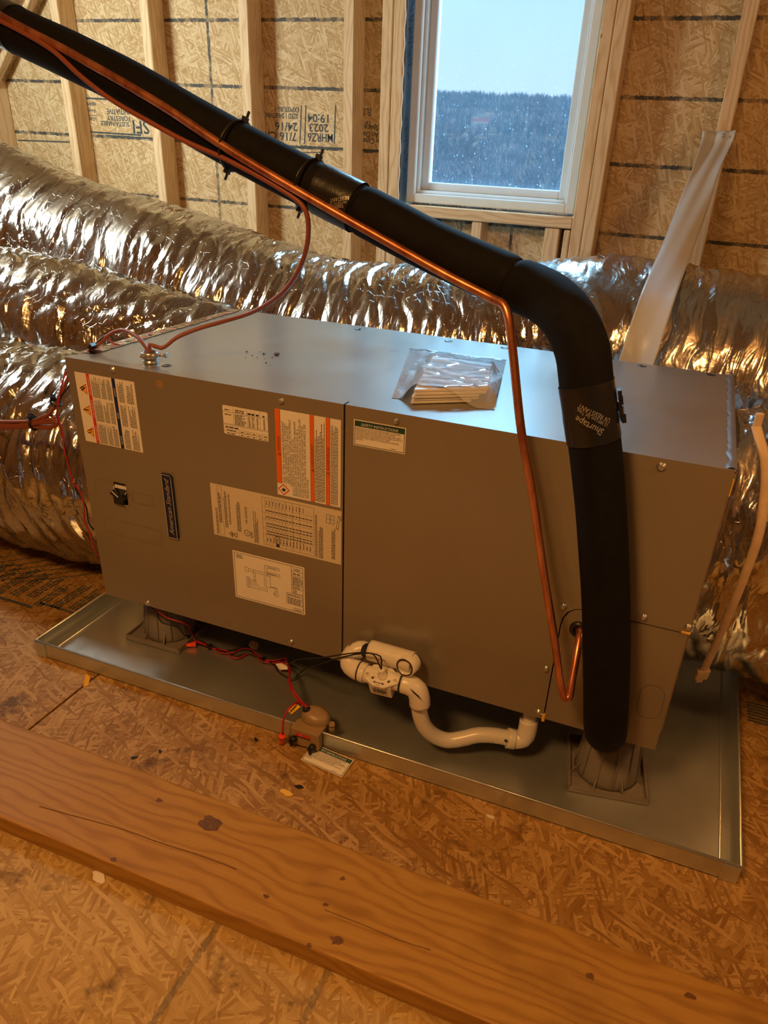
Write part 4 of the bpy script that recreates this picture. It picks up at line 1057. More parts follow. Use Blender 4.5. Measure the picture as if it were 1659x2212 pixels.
# brown thermostat cable
tc_ = [at(-40, 25, .09), at(42, 66, .080), at(115, 110, .070), at(175, 165, .060), at(240, 215, .055), at(310, 256, .052), at(400, 305, .050), at(490, 345, .050), at(600, 405, .045), at(650, 440, .045), at(662, 460, .045), at(666, 505, .050), at(655, 560, .060), at(625, 615, .08), at(590, 648, .10), at(540, 676, .12), at(480, 695, .12), at(425, 711, .10), at(380, 730, .075), at(348, 752, .058), Vector((.1600, .050, B1+.035)), Vector((.1595, .050, B1+.012))]
o = wire('thermostat_cable', tc_, .0040, 'cable', None, 10); tag(o, 'brown thermostat cable drooping from the black pipe to the clamp on top', 'cable')

# second cable, its red and black wires, bundle at the left
lb = thing('control_wiring', 'brown cable loop with red and black wires at the left cabinet corner', 'wiring', (-.03, .05, B1))
cab2 = [Vector((.1565, .050, B1+.012)), at(322, 762, .055), at(306, 738, .065), at(285, 720, .08), at(262, 713, .09), at(238, 722, .09), at(215, 742, .08), at(192, 760, .06), at(160, 790, .03), at(140, 835, .02), at(118, 880, .02), at(98, 900, .03), at(80, 910, .04), at(40, 912, .05), at(-60, 906, .06)]
wire('brown_cable', cab2, .0038, 'cable', lb, 9)
for dx, dy, r in ((0, 6, 0), (0, 12, 3), (0, -4, -3)):
    pts = [at(-60, 912+dy, .055), at(30, 914+dy*.8, .045), at(75, 910+dy*.5, .035), at(105, 900+dy, .030), at(122+r, 905+dy*.6, .030), at(120+r, 918, .032), at(95, 922+dy*.3, .035), at(60, 922-dy*.2, .040), at(-60, 922, .06)]
    wire('coiled_cable', pts, .0035, 'cable', lb, 8)
rw = [at(258, 745, .10), at(244, 742, .09), at(228, 730, .09), at(205, 745, .075), at(185, 762, .05), at(146, 800, .005), at(134, 830, .0), at(128, 862, -.002), at(124, 890, -.002), at(137, 945, -.004), at(138, 965, -.004), at(152, 1020, -.004), at(162, 1052, -.004), at(165, 1048, -.004), at(180, 1085, -.004), at(184, 1130, -.004), at(197, 1160, -.003), at(200, 1176, -.003), at(214, 1208, .01)]
wire('red_wire', rw, .0016, 'wire_red', lb, 6)
bw = [at(268, 728, .10), at(250, 735, .09), at(235, 722, .09), at(214, 735, .08), at(190, 760, .055), at(147, 838, .004), at(130, 858, .0), at(123, 892, .0), at(135, 940, -.001), at(150, 1010, -.001), at(163, 1055, -.001), at(186, 1095, -.001), at(192, 1130, -.001), at(203, 1145, .004)]
wire('black_wire', bw, .0015, 'wire_blk', lb, 6)
for px_, py_, Y, rr in ((121, 870, .015, .010), (74, 914, .038, .014)):
    c = at(px_, py_, Y); m = MB(); T = Vector((1, .1, .25)).normalized() if px_ < 100 else Vector((.45, -.1, .9)).normalized()
    a = T.orthogonal().normalized(); b = T.cross(a)
    m.tube([c+(a*math.cos(q)+b*math.sin(q))*rr for q in [2*math.pi*k/20 for k in range(21)]], .0024, 6, False); m.obox(c+Vector((-.004, -.002, rr)), T, a, b, .005, .005, .005); m.build('cable_tie', 'tie', lb)
c = at(199, 748, .062); m = MB(); m.obox(c, Vector((.7, 0, .7)), Vector((0, 1, 0)), Vector((-.7, 0, .7)), .006, .007, .004); m.build('cable_tie', 'tie', lb, .001, 1)

#@@PART3

# ================================================================== DUCTS
def foil_tube(name, pts, rad, label, sy=1.0, seed=0.0, step=.008, seg=190, amp=1.0, pleat=15.0, stops=None, cat='duct', parent=None, flat_bottom=None):
    path = smooth_path(pts, step); n = len(path); Ls = [0.0]
    for i in range(1, n): Ls.append(Ls[-1]+(path[i]-path[i-1]).length)
    tot = Ls[-1]; fr = frames(path); P = []
    for i in range(n):
        t, a, b = fr[i]; s_ = Ls[i]; f = s_/tot
        r0 = rad(f) if callable(rad) else rad
        row = []
        for j in range(seg):
            th = 2*math.pi*j/seg; ct, sn = math.cos(th), math.sin(th)
            q = Vector((s_*2.2, ct*.9+seed, sn*.9))
            lump = noise.noise(q)
            u = s_*pleat+.55*lump+.35*ct+.9*noise.noise(Vector((s_*1.3, ct*1.7, sn*1.7+seed)))
            fu = abs((u % 1.0)-.5)*2
            depth = .5+.5*noise.noise(Vector((math.floor(u)*3.7, ct*1.3+seed, sn*1.3)))
            groove = -(1-fu)**6*.022*depth
            u2 = s_*pleat*2.6+1.6*noise.noise(Vector((s_*5, ct*2.2+seed*2, sn*2.2)))
            f2 = abs((u2 % 1.0)-.5)*2
            g2 = -(1-f2)**3*.006*max(0.0, .3+noise.noise(Vector((s_*4, ct*3, sn*3+seed))))
            rid = 1-abs(noise.noise(Vector((s_*22, ct*1.1+seed, sn*1.1)))); rid2 = 1-abs(noise.noise(Vector((s_*55+sn*2, ct*2.2+seed, sn*2.2))))
            dsp = .016*lump+groove+g2+.010*(rid**5-.35)+.0045*(rid2**3-.4)
            rr = r0+amp*dsp
            # a is the up-ish axis, b the sideways axis
            pt = path[i]+a*ct*rr+b*sn*rr*sy
            if flat_bottom is not None and pt.z < flat_bottom: pt.z = flat_bottom+.012*noise.noise(Vector((pt.x*12, pt.y*12, 0)))**2
            row.append(pt)
        P.append(row)
    m = MB(); b0 = m.grid(P, True, True, lambda i, j: (Ls[min(i, n-1)]+seed, j*2*math.pi*.24/seg))
    m.face([b0+j for j in range(seg)][::-1]); m.face([b0+(n-1)*seg+j for j in range(seg)])
    return m
Rm = .26
top = [(-1.75, .95), (-1.25, .84), (-.95, .765), (-.5, .695), (-.28, .645), (0, .602), (.25, .602), (.62, .642), (.86, .685), (1.06, .675), (1.24, .665), (1.7, .62), (2.3, .58)]
m = foil_tube('main', [(x, 1.09, z+ZL-Rm) for x, z in top], lambda f: Rm*(1.0+.07*max(0, .3-f)/.3), '', 1.0, 2.0, amp=.70, pleat=12.0)
o = m.build('flexible_duct', 'foil'); tag(o, 'long wrinkled silver foil duct running behind the air handler along the wall', 'duct')
m = foil_tube('left', [(-.004, .35, .315), (-.10, .36, .30), (-.35, .37, .282), (-.70, .39, .278), (-1.10, .42, .28), (-1.7, .45, .29)], lambda f: .235+.04*min(1, f*7), '', 1.02, 11.0, amp=1.25, pleat=11.0, flat_bottom=.004)
o = m.build('foil_return_duct', 'foil'); tag(o, 'large crumpled foil wrapped duct joined to the left end of the cabinet', 'duct')
m = foil_tube('left_up', [(-.02, .76, .46), (-.25, .735, .47), (-.60, .70, .50), (-1.0, .66, .54), (-1.7, .58, .60)], lambda f: .165+.05*min(1, f*3), '', .9, 23.0, amp=1.0, pleat=7.0, step=.01, seg=140)
o = m.build('foil_elbow_duct', 'foil'); tag(o, 'folded foil duct between the main duct and left cabinet corner', 'duct')
m = foil_tube('right', [(1.190, .41, .385), (1.26, .415, .383), (1.42, .43, .38), (1.62, .50, .39), (1.85, .62, .40), (2.2, .66, .40)], lambda f: .262+.02*min(1, f*6), '', .74, 31.0, amp=1.15, pleat=10.0)
o = m.build('foil_supply_duct', 'foil'); tag(o, 'crumpled foil wrapped duct joined to the right end of the cabinet', 'duct')
# ring mark printed on the elbow foil
# ================================================================== STRAPS
cs = [(1553, 283, 1.597, .046), (1549, 305, 1.590, .040), (1527, 362, 1.47, .044), (1490, 460, 1.27, .043), (1458, 545, 1.08, .041), (1440, 590, .97, .040), (1420, 645, .855, .039), (1400, 705, .800, .038), (1384, 755, .775, .038), (1366, 810, .765, .038), (1340, 900, .77, .036)]
cpts = smooth_path([at(x, y, Y) for x, y, Y, w in cs], .012); n = len(cpts)
rows = []; fr = frames(cpts)
acc_ = [0.0]
for i in range(1, n): acc_.append(acc_[-1]+(cpts[i]-cpts[i-1]).length)
for i in range(n):
    f = acc_[i]/acc_[-1]; w = .046-.012*min(1, f*6)+.006*max(0, min(1, (f-.05)*5))
    t_ = fr[i][0]; wd = Vector((1, 0, 0)); wd = (wd-t_*wd.dot(t_)).normalized(); nn = t_.cross(wd)
    if nn.y > 0: nn = -nn
    tw = .5*math.sin(f*9)*math.exp(-f*3)
    rows.append([cpts[i]+wd*w*s_*1.0+nn*(.010*(s_*s_)*math.cos(f*7)+.006*math.sin(s_*6+f*12)*math.exp(-f*4)+tw*.012*s_) for s_ in [k/8-1 for k in range(17)]])
m = MB(); m.grid(rows)
def solid(o, t_):
    md = o.modifiers.new('thickness', 'SOLIDIFY'); md.thickness = t_; md.offset = 0; return o
st_ = thing('hanger_strap', 'white fabric duct strap nailed to the right stud and passing over the duct', 'strap', at(1553, 290, 1.59))
solid(m.build('webbing', 'strap', st_), .0012)
m = MB(); c = at(1563, 293, 1.585); m.lathe([(.005, 0), (.005, .002), (.002, .003)], c, (0, -1, 0), 12); m.build('nail_head', 'steel', st_)
bs = [at(1634, 922, .165), at(1640, 945, .150), at(1652, 985, .135), at(1655, 1035, .130), at(1640, 1150, .125), at(1612, 1235, .135), at(1580, 1315, .155), at(1545, 1395, .190), at(1520, 1448, .215)]
bt = thing('nylon_tie_strap', 'beige nylon tie strap hanging against the right foil duct', 'strap', bs[-1])
path = smooth_path(bs, .01); fr = frames(path); rows = []
for i, p_ in enumerate(path):
    t_ = fr[i][0]; wd = CR-t_*CR.dot(t_); wd.normalize(); nn = wd.cross(t_)
    rows.append([p_+wd*.0085*math.cos(q)+nn*.0040*math.sin(q) for q in [2*math.pi*k/10 for k in range(10)]])
m = MB(); m.grid(rows, True); m.build('strap_body', 'beige', bt)
e = bs[-1]; t_ = (bs[-1]-bs[-2]).normalized(); wd = (CR-t_*CR.dot(t_)).normalized()
m = MB(); m.obox(e+t_*.012, t_, wd, t_.cross(wd), .014, .0125, .005); m.obox(e+t_*.031, t_, wd, t_.cross(wd), .008, .007, .003); m.build('strap_buckle', 'beige', bt, .0015, 1)
e = bs[0]; m = MB(); m.obox(e+Vector((0, 0, .010)), Vector((0, 0, 1)), CR, CR.cross(Vector((0, 0, 1))), .012, .006, .004); m.build('strap_tip', 'beige', bt, .0015, 1)

# ================================================================== CONDENSATE TRAP
tr = thing('condensate_trap', 'white plastic drain trap with float sensor in front of the cabinet', 'drain trap', (.80, -.02, .003))
def ptube(name, pts, r, step=.005, seg=18, mat='pvc', parent=tr):
    m = MB(); m.tube(smooth_path(pts, step), r, seg); return m.build(name, mat, parent)
A = lambda x, y, Y: at(x, y, Y)
ptube('riser_pipe', [A(1152, 1500, .050), A(1145, 1545, .040), A(1141, 1570, .036)], .0134)
ptube('elbow', [A(1143, 1553, .038), A(1139, 1578, .034), A(1131, 1594, .030), A(1115, 1597, .026), A(1098, 1594, .022)], .0180)
ptube('elbow_collar', [A(1112, 1597, .026), A(1095, 1594, .021)], .0196)
ptube('s_bend', [A(1100, 1594, .022), A(1060, 1588, .014), A(1030, 1588, .006), A(1000, 1595, -.004), A(968, 1599, -.014), A(940, 1590, -.024), A(918, 1570, -.034), A(907, 1540, -.042), A(905, 1512, -.046)], .0152)
ptube('elbow', [A(907, 1522, -.046), A(906, 1507, -.047), A(900, 1490, -.048), A(886, 1480, -.049), A(868, 1474, -.050)], .0198)
ptube('sensor_tube', [A(872, 1476, -.050), A(790, 1455, -.050)], .0172)
ptube('elbow', [A(792, 1455, -.050), A(770, 1446, -.048), A(757, 1434, -.042), A(758, 1420, -.033), A(768, 1408, -.024)], .0196)
ptube('elbow', [A(764, 1413, -.028), A(772, 1404, -.022), A(781, 1402, -.018), A(792, 1405, -.017)], .0165)
for a, b, Y, r in (((776, 1450), (778.5, 1450.7), -.050, .0202), ((867, 1474), (871, 1475.2), -.050, .0202), ((762, 1417), (764.5, 1414), -.030, .0202)):
    ptube('glue_ring', [A(*a, Y), A(*b, Y)], r, .002, 20, 'tie')
tp = [A(800, 1404, -.028), A(845, 1417, -.030), A(893, 1431, -.032)]
ptube('cleanout_pipe', tp, .0200)
ptube('pipe_stub', [A(786, 1405, -.018), A(802, 1405, -.027)], .0140, .004, 16, 'tie')
e = A(886, 1432, -.034); nrm = Vector((-.15, -.88, .10)).normalized()
m = MB(); m.lathe([(.0195, -.006), (.0195, .020), (.0160, .0205), (.0155, .002)], e, nrm, 26, True); m.build('cleanout_mouth', 'pvc', tr)
m = MB(); m.lathe([(.0172, .0206), (.0172, .0212), (.0148, .0212), (.0148, .0206)], e, nrm, 26, True); m.build('glue_ring', 'tie', tr)
m = MB(); m.lathe([(.0155, .004), (.0156, .003)], e, nrm, 26); m.build('cleanout_plug', 'pvc', tr)
ax = (A(872, 1476, -.050)-A(790, 1455, -.050)).normalized(); up = Vector((0, -.35, .94)); up = (up-ax*up.dot(ax)).normalized(); sd = ax.cross(up)
bc = A(828, 1472, -.052)
m = MB(); m.obox(bc-up*.004, ax, sd, up, .0225, .019, .018); body = m.build('sensor_body', 'pvc', tr, .004, 2)
fl = bc+up*.0145
poly = [(-.030, -.008), (-.024, -.020), (-.006, -.024), (.010, -.024), (.028, -.010), (.036, -.004), (.036, .008), (.026, .014), (.012, .024), (-.010, .024), (-.026, .016), (-.034, .008), (-.034, -.002)]
sgn = 1 if sd.y > 0 else -1
m = MB(); m.prism([(a, -b*sgn) for a, b in poly], lambda a, b, t_: fl+ax*a+sd*b+up*t_, 0, .005); cap = m.build('sensor_cap', 'pvc', tr, .0008, 1)
m = MB(); m.lathe([(.0100, .005), (.0100, .009), (.0068, .010), (.0066, .024), (.0058, .027)], fl+ax*.002, up, 16); m.build('sensor_nub', 'pvc', tr)
for a, b in ((-.028, .004), (.028, .002)):
    c = fl+ax*a-sd*b*sgn+up*.005; m = MB(); m.lathe([(.0052, 0), (.005, .0016)], c, up, 14); sco = m.build('cap_screw', 'pvc', tr)
    for q in (0, 1):
        m = MB(); dd = (ax+sd).normalized() if q else (ax-sd).normalized(); m.obox(c+up*.0017, dd, up.cross(dd), up, .0040, .0006, .0002); m.build('screw_slot', 'abs_tan', sco)
p = Print(fl, ax, -sd*sgn if False else (sd*-sgn), up, .0053)
fv = -1.0 if (sd*-sgn).y < 0 else 1.0
p = Print(fl, ax, sd*(1 if sd.y > 0 else -1), up, .0053)
p.line('ink', -.008, -.0165, .008, -.0165, .0014); p.poly('ink', [(-.0115, -.0165), (-.007, -.0140), (-.007, -.0190)]); p.poly('ink', [(.0115, -.0165), (.007, -.0140), (.007, -.0190)])
p.text('ink', 'FLOW', 0, -.0222, .0036, 0, .009, 'C')
for a, b in ((-.015, -.009), (.017, -.009), (.016, .008), (-.013, .011)): p.rect('ink', a-.0022, b-.0022, a+.0022, b+.0016); p.ring('ink', a+.001, b+.0022, .0016, .0006, 10)
p.build(cap, {'ink': 'black_print'})
fn = -sd*(1 if sd.y > 0 else -1)
p = Print(bc+fn*.019-up*.004, ax, up, fn, .0003)
p.greek('ink', -.015, -.010, .015, .006, 5, rag=.5); p.rect('ink', -.006, -.003, .014, .0005); p.build(body, {'ink': 'black_print'})
# installer's pen marks on the lower elbow
m = MB(); c = A(898, 1497, -.068)
for k in range(3): m.tube([c+CR*(-.010+.002*k)+CU*(.008-.003*k), c+CR*(.006+.002*k)+CU*(-.006-.003*k)], .0006, 5)
m.build('pen_mark', 'ink', tr)
m = MB(); m.lathe([(.0035, 0), (.003, .0015)], A(1093, 1600, .005), (-.2, -.95, .1), 8); m.build('primer_drip', 'green', tr)

# ================================================================== FLOAT SWITCH on the pan rim
fs = thing('float_switch', 'tan plastic float switch clipped on the front rim of the pan', 'switch', (.505, -.095, .004))
bx = at(660, 1583, -.108); X0, X1 = at(629, 1575, -.108).x, at(690, 1590, -.108).x; zt = .047
m = MB(); m.box(X0, X1, -.112, -.0955, .008, zt); m.box(X0, X1, -.112, -.078, zt-.004, zt+.001); m.build('clip_body', 'abs_tan', fs, .003, 2)
m = MB(); m.box(X0+.004, X1-.004, -.0885, -.079, .012, zt-.003); m.build('clip_inner', 'abs_tan', fs, .002, 1)
dc = Vector(((X0+X1)/2+.004, -.070, zt+.004)); ux = Vector((.9, .05, -.12)).normalized(); uz = Vector((.08, -.25, .95)); uz = (uz-ux*uz.dot(ux)).normalized(); uy = uz.cross(ux)
m = MB(); P = []
for k, (r, h) in enumerate(((.90, -.030), (1.0, -.024), (1.0, .004), (.985, .0065), (.96, .0075), (.93, .014), (.70, .019), (.35, .021), (.01, .0215))):
    P.append([dc+ux*math.cos(q)*.030*r+uy*math.sin(q)*.022*r+uz*h for q in [2*math.pi*j/30 for j in range(30)]])
m.grid(P, True); m.build('float_housing', 'abs_tan', fs)
m = MB(); m.lathe([(.0075, 0), (.0075, .010), (.005, .013)], dc-ux*.021+uz*.012, uz, 14); m.build('strain_relief', 'tie', fs)
m = MB(); c = dc+ux*.036-uy*.004; m.tube([c-uz*.030, c+uz*.002], .0058, 12); m.build('guide_post', 'abs_tan', fs)
m = MB(); m.lathe([(.0062, 0), (.0062, .006), (.003, .0062), (.003, .003)], c+uz*.002, uz, 14); m.build('post_cap', 'abs_tan', fs)
for x, z in ((X0+.009, .024), (X1-.012, .018)):
    m = MB(); m.lathe([(.0072, 0), (.0072, .007), (.005, .010)], (x, -.112, z), (0, -1, 0), 10); m.obox(Vector((x-.003, -.121, z-.006)), Vector((.3, 0, -.95)), Vector((0, 1, 0)), Vector((.95, 0, .3)), .007, .003, .0022); m.build('thumb_screw', 'tie', fs)
p = Print((X0+.012, -.112, .030), (1, 0, 0), (0, 0, 1), (0, -1, 0), .0004)
p.rect('redp', 0, .003, .032, .0105); p.rect('ink', 0, 0, .032, .003); p.text('white_ink', 'C', .009, .004, .006); p.build(fs, {'redp': 'red_label', 'ink': 'label_edge', 'white_ink': 'label_lettering'})
wt = dc-ux*.021+uz*.025
# wiring of the switch, red, with its wire nuts and tags, bundled with the black sensor leads
hw = thing('switch_wiring', 'red and black wires with tags and orange connectors lying across the pan', 'wiring', (.30, .10, .004))
zf = .009
Z = lambda x, y, z=zf: atz(x, y, z)
wire('red_wire', [wt, at(645, 1515, -.065), at(630, 1492, -.05), at(624, 1470, -.02), at(627, 1450, .02), at(622, 1437, .05), Z(600, 1430, .012), Z(572, 1424, .012), Z(560, 1415), Z(540, 1402, .016), Z(520, 1402), Z(500, 1411), Z(478, 1410), Z(455, 1398), Z(430, 1386), Z(420, 1382), Z(412, 1362, .03), at(395, 1345, .03), at(358, 1333, .02), at(335, 1312, .015), at(330, 1300, .02)], .0017, 'wire_red', hw, 6)
wire('red_wire', [wt+Vector((.003, .002, 0)), at(648, 1512, -.064), at(633, 1489, -.048), at(627, 1468, -.018), Z(612, 1424, .016), Z(600, 1432), Z(565, 1428), Z(552, 1416), Z(536, 1412), Z(515, 1422), Z(500, 1420), Z(490, 1406), Z(462, 1401), Z(440, 1393), Z(422, 1385)], .0017, 'wire_red', hw, 6)
wire('red_wire', [Z(572, 1428, .012), Z(602, 1425, .02), Z(618, 1421, .026), Z(621, 1428, .024), Z(612, 1430, .018), Z(590, 1428, .012)], .0015, 'wire_red', hw, 6)
wire('red_wire', [at(648, 1522, -.07), at(640, 1518, -.085), at(625, 1530, -.105), at(614, 1548, -.115), at(611, 1575, -.118), at(610, 1586, -.118)], .0021, 'wire_red', hw, 6)
wire('black_wire', [at(300, 1303, .02), at(315, 1307, .015), at(335, 1318, .012), at(350, 1345, .02), at(378, 1352, .03), Z(403, 1374, .02), Z(430, 1382), Z(455, 1395), Z(490, 1404), Z(520, 1400), Z(535, 1397, .014), Z(545, 1410), Z(568, 1424), Z(600, 1427, .014), Z(620, 1431, .02), at(650, 1423, -.02), at(700, 1420, -.05), at(745, 1413, -.056), at(780, 1410, -.062), at(805, 1412, -.066), at(822, 1418, -.066), fl+ax*.002+up*.026], .0015, 'wire_blk', hw, 6)
wire('black_wire', [Z(422, 1389), Z(445, 1396), Z(470, 1403), Z(500, 1413), Z(510, 1416), Z(535, 1412), Z(560, 1422), Z(575, 1428), Z(592, 1436), Z(600, 1450), Z(620, 1463), Z(631, 1468), Z(650, 1452, .02), at(690, 1435, -.03), at(735, 1421, -.052), at(780, 1412, -.063), at(806, 1413.5, -.067), fl+ax*.002+up*.026], .0015, 'wire_blk', hw, 6)
for x, y in ((454, 1397), (570, 1425)):
    c = Z(x, y, .010); m = MB(); m.obox(c, Vector((.8, -.5, 0)).normalized(), Vector((.5, .8, 0)).normalized(), Vector((0, 0, 1)), .0045, .006, .0055); m.build('cable_tie', 'tie', hw, .001, 1)
def nut(c, d, s_=1.0):
    m = MB(); m.lathe([(.0042*s_, 0), (.0046*s_, .006*s_), (.0060*s_, .018*s_), (.0072*s_, .0185*s_), (.0074*s_, .022*s_), (.005*s_, .0225*s_)], c, d, 10); return m.build('wire_nut', 'nut', hw)
a, b = Z(402, 1394, .011), Z(423, 1391, .011); nut(a, b-a, 1.0)
a, b = at(609, 1607, -.118), at(610, 1582, -.118); nut(a, b-a, 1.05)
# paper tags wrapped on the wires
def tagsheet(name, corners, mat, gre=True):
    P = [Vector(c) for c in corners]; N = (P[1]-P[0]).cross(P[3]-P[0]).normalized(); N = N if N.dot(CP-P[0]) > 0 else -N
    m = MB(); k = len(m.v); m.v += [tuple(q+N*.0004) for q in P]+[tuple(q-N*.0004) for q in P]
    for f in ((0, 1, 2, 3), (7, 6, 5, 4), (0, 4, 5, 1), (1, 5, 6, 2), (2, 6, 7, 3), (3, 7, 4, 0)): m.face(f)
    o = m.build(name, mat, hw)
    U = (P[1]-P[0]); V = (P[3]-P[0]); lu, lv = U.length, V.length
    p = Print(P[0], U/lu, V/lv, N, .0007)
    for q in range(3): p.greek('ink', lu*.15, lv*(.2+.22*q), lu*.85, lv*(.32+.22*q), 1, rag=.2)
    p.build(o, {'ink': 'black_print'})
tagsheet('paper_tag', [Z(605, 1447, .016), Z(624, 1446, .018), Z(620, 1432, .026), Z(595, 1434, .022)], 'paper')
tagsheet('yellow_tag', [at(622, 1537, -.10), at(629, 1543, -.105), at(649, 1527, -.085), at(640, 1519, -.08)], 'yellow')
c = Z(548, 1394, .014); m = MB(); P = []
for i in range(9):
    f = math.pi*i/8
    P.append([c+Vector((math.sin(f)*math.cos(q)*.011, math.sin(f)*math.sin(q)*.008, math.cos(f)*.012))*(1+.7*noise.noise(Vector((f*2, math.cos(q)*2, math.sin(q)*2)))) for q in [2*math.pi*k/12 for k in range(12)]])
m.grid(P, True); o = m.build('fibre_tuft', 'fiber'); tag(o, 'pinkish tuft of fibre fluff on the wires in the pan', 'debris')

# ================================================================== FALLEN LABEL and yellow tag on the floor
q0, q1, q3 = atz(650, 1641, .0012), atz(738, 1679, .0012), atz(668, 1606, .006)
U = (q1-q0).normalized(); V = (q3-q0); V = (V-U*V.dot(U)).normalized(); N = U.cross(V)
W, h = .0930, .0450
sl2 = thing('fallen_safety_label', 'white safety instructions label lying on the floor against the pan rim', 'label', q0)
m = MB(); m.prism([(0, 0), (W, 0), (W, h), (0, h)], lambda a, b, t_: q0+U*a+V*b+N*t_, 0, .0004); shp = m.build('label_sheet', 'paper', sl2)
safety(Print(q0, U, V, N, .0007), shp, W, h)
yt = [atz(180, 1484, .001), atz(191, 1480, .001), atz(195, 1462, .012), atz(185, 1455, .020)]
m = MB(); N = (yt[1]-yt[0]).cross(yt[2]-yt[0]).normalized()*.0004; m.v += [tuple(q+N) for q in yt]+[tuple(q-N) for q in yt]
for f in ((0, 1, 2, 3), (7, 6, 5, 4), (0, 4, 5, 1), (1, 5, 6, 2), (2, 6, 7, 3), (3, 7, 4, 0)): m.face(f)
o = m.build('yellow_paper_tag', 'yellow'); tag(o, 'small curled yellow tag on the floor by the panel seam', 'tag')

# ================================================================== MANUAL PACKET
mk = thing('manual_packet', 'clear zip bag of folded white manuals lying on top of the cabinet', 'packet', (.69, .28, B1))
ht = .026
F0, F1, F2, F3 = [atz(x, y, B1+ht) for x, y in ((893, 842), (1056, 838), (1062, 786), (934, 769))]
for k in range(5):
    z0 = B1+.0012+.0050*k; dx = Vector((.004*(k % 2)-.003*(4-k)*.3, .003*math.sin(k*2.1), 0))
    c = [Vector((q.x, q.y, 0))+dx for q in (F0, F1, F2, F3)]
    if k < 4: c[1] = c[1]+(c[0]-c[1])*(.05*(4-k)); c[2] = c[2]+(c[3]-c[2])*(.05*(4-k))
    m = MB(); k0 = len(m.v); m.v += [(q.x, q.y, z0) for q in c]+[(q.x, q.y, z0+.0047) for q in c]
    for f in ((3, 2, 1, 0), (4, 5, 6, 7), (0, 1, 5, 4), (1, 2, 6, 5), (2, 3, 7, 6), (3, 0, 4, 7)): m.face(f)
    bo = m.build('booklet', 'booklet', mk, .0014, 2)
Uq = (F1-F0).normalized(); Vq = (F3-F0); Vq = (Vq-Uq*Vq.dot(Uq)).normalized()
p = Print((F0.x, F0.y, B1+ht+.0005), Uq, Vq, (0, 0, 1), .0008)
for a, b in ((.02, .255), (.10, .21), (.06, .13)): p.greek('ink', a, b, a+.018, b+.006, 2, rag=.2)
p.build(bo, {'ink': 'black_print'})
G = [atz(x, y, B1+.0006) for x, y in ((846, 860), (1068, 886), (1094, 777), (886, 752))]
m = MB(); nu, nv = 54, 54; P = []
ctr = [(F0.x, F0.y), (F1.x, F1.y), (F2.x, F2.y), (F3.x, F3.y)]
def inside(x, y):
    d = 1e9
    for i in range(4):
        a, b = Vector(ctr[i]), Vector(ctr[(i+1) % 4]); e_ = b-a; nn = Vector((-e_.y, e_.x)).normalized()
        d = min(d, (Vector((x, y))-a).dot(nn))
    return d
for i in range(nu+1):
    row = []
    for j in range(nv+1):
        u, v = i/nu, j/nv
        q = (G[0]*(1-u)+G[1]*u)*(1-v)+(G[3]*(1-u)+G[2]*u)*v
        d = inside(q.x, q.y); f = max(0.0, min(1.0, (d+.030)/.032)); f = f*f*(3-2*f)
        edge = min(u, 1-u, v, 1-v)
        wr_ = .0012*abs(noise.noise(Vector((q.x*30, q.y*20, 1))))+.0026*(1-abs(noise.noise(Vector((q.x*16, q.y*30, 7)))))**10
        lift = .012*max(0, noise.noise(Vector((u*5, v*5, 3))))*(1-f)*min(1, edge*12)
        z = B1+.0008+(ht+.0028)*f+wr_*(f+.3*min(1, edge*10))+lift
        if v > .93: z += .003*math.sin((v-.93)/.07*12)
        if d > 0.0: z = max(z, B1+ht+.0032)
        row.append(Vector((q.x, q.y, z)))
    P.append(row)
m.grid(P); m.build('zip_bag', 'bag', mk)
for v in (.945, .965):
    pa = [P[i][int(v*nv)]+Vector((0, 0, .0012)) for i in range(0, nu+1, 3)]; m = MB(); m.tube(pa, .0009, 5); m.build('zip_seam', 'bag', mk)

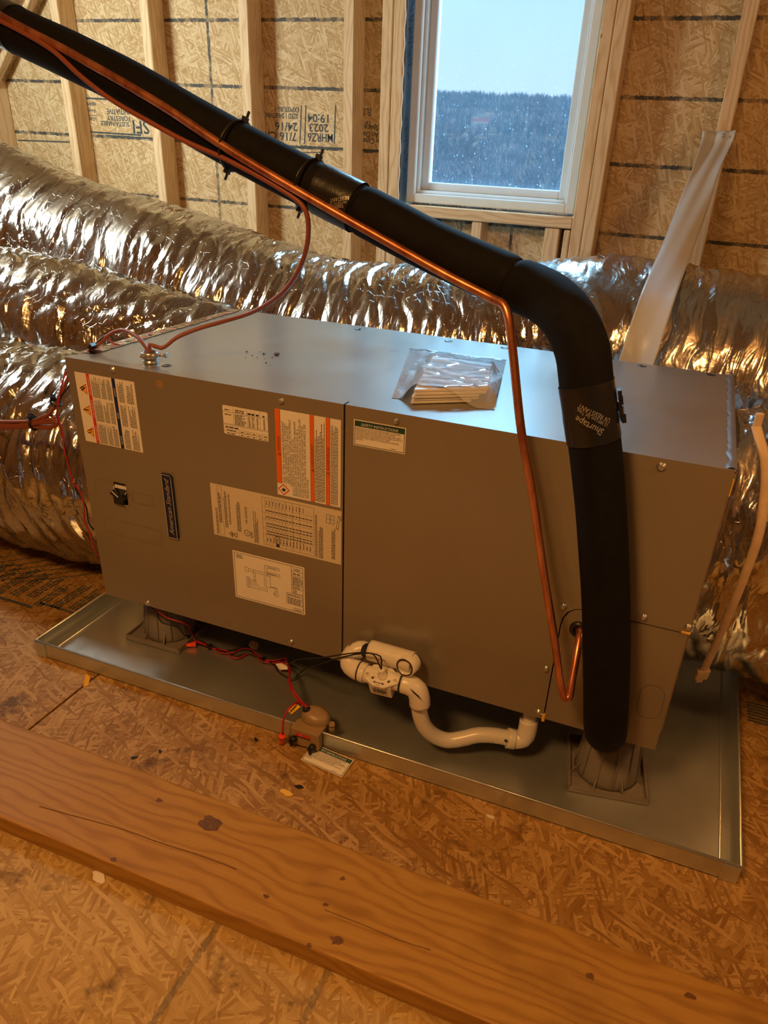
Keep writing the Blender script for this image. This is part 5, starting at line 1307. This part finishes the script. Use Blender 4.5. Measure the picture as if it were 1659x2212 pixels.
# ================================================================== CRUMBS
def crumb(c, r, mat, name, label, cat='debris', group=None, flat=.6):
    m = MB(); P = []; sd_ = random.random()*50
    for i in range(6):
        f = math.pi*i/5
        P.append([Vector(c)+Vector((math.sin(f)*math.cos(q)*r, math.sin(f)*math.sin(q)*r, (1-math.cos(f))*.5*r*flat*1.4))*(1+.5*noise.noise(Vector((f*2+sd_, math.cos(q)*2, math.sin(q)*2))))if False else Vector(c)+Vector((math.sin(f)*math.cos(q)*r, math.sin(f)*math.sin(q)*r, (1+math.cos(f))*r*flat*.6))*(1+.45*noise.noise(Vector((f*2+sd_, math.cos(q)*2, math.sin(q)*2)))) for q in [2*math.pi*k/8 for k in range(8)]])
    m.grid(P, True, False); o = m.build(name, mat); return tag(o, label, cat, group)
crumb(atz(598, 767, B1+.0003), .0060, 'debris', 'crumb', 'largest reddish brown crumb on top of the cabinet')
for x, y, r in ((570, 765, .0030), (533, 760, .0022), (545, 768, .0016), (575, 784, .0020), (556, 772, .0014), (588, 772, .0016), (530, 772, .0012), (562, 760, .0013), (583, 790, .0012), (572, 775, .0011)):
    crumb(atz(x, y, B1+.0003), r, 'debris', 'crumb', 'tiny brown crumb scattered on top of the cabinet', 'debris', 'crumbs on the cabinet top')
for x, y, r, mt, lb_ in ((215, 1895, .0075, 'booklet', 'torn white paper scrap at the lower edge of the plank'), (645, 1700, .0045, 'tie', 'dark scrap of plastic on the floor below the fallen label'), (617, 1712, .0065, 'yellow_tape', 'pale wood chip on the floor below the fallen label'), (553, 1598, .0028, 'tie', 'short black wire offcut on the floor near the float switch'), (290, 1637, .0030, 'tie', 'short black offcut on the floor above the plank'), (345, 1623, .0024, 'tie', 'tiny black offcut on the floor between plank and pan'), (1060, 1765, .0038, 'paper_tan', 'small pale wood chip on the floor in front of the pan')):
    c = atz(x, y, .0008); m = MB(); m.prism(flake(c, r, 10, 1.9, random.uniform(-.8, .8), .3), lambda a_, b_, t_: Vector((a_, b_, t_)), .0004, .0022)
    tag(m.build('floor_scrap', mt), lb_, 'scrap')

# stencilled marks on the subfloor, left of the pan and right of it
p = Print((0, 0, 0), (1, 0, 0), (0, 1, 0), (0, 0, 1), .0006)
def fl_(x, y): q = atz(x, y, 0); return q.x, q.y
for k in range(7):
    x0, y0 = -.62+.05*k, .20
    p.line('ink_wall', x0-.10, .04+.015*k, x0+.10, .26+.006*k, .004)
for k in range(10):
    x0 = -.58+.045*k; p.greek('ink_wall', x0, .06+.012*(k % 3), x0+.030, .20, 3, True, .6, .3)
p.rect('ink_wall', -.60, .045, -.30, .055); p.rect('ink_wall', -.30, .07, -.16, .078)
for k in range(7): p.rect('ink_wall', 1.385+.0*k, .36+.011*k, 1.44, .366+.011*k)
p.rect('ink_wall', 1.445, .36, 1.50, .435)
p.build(floor, {'ink_wall': 'stencilled_marks'})
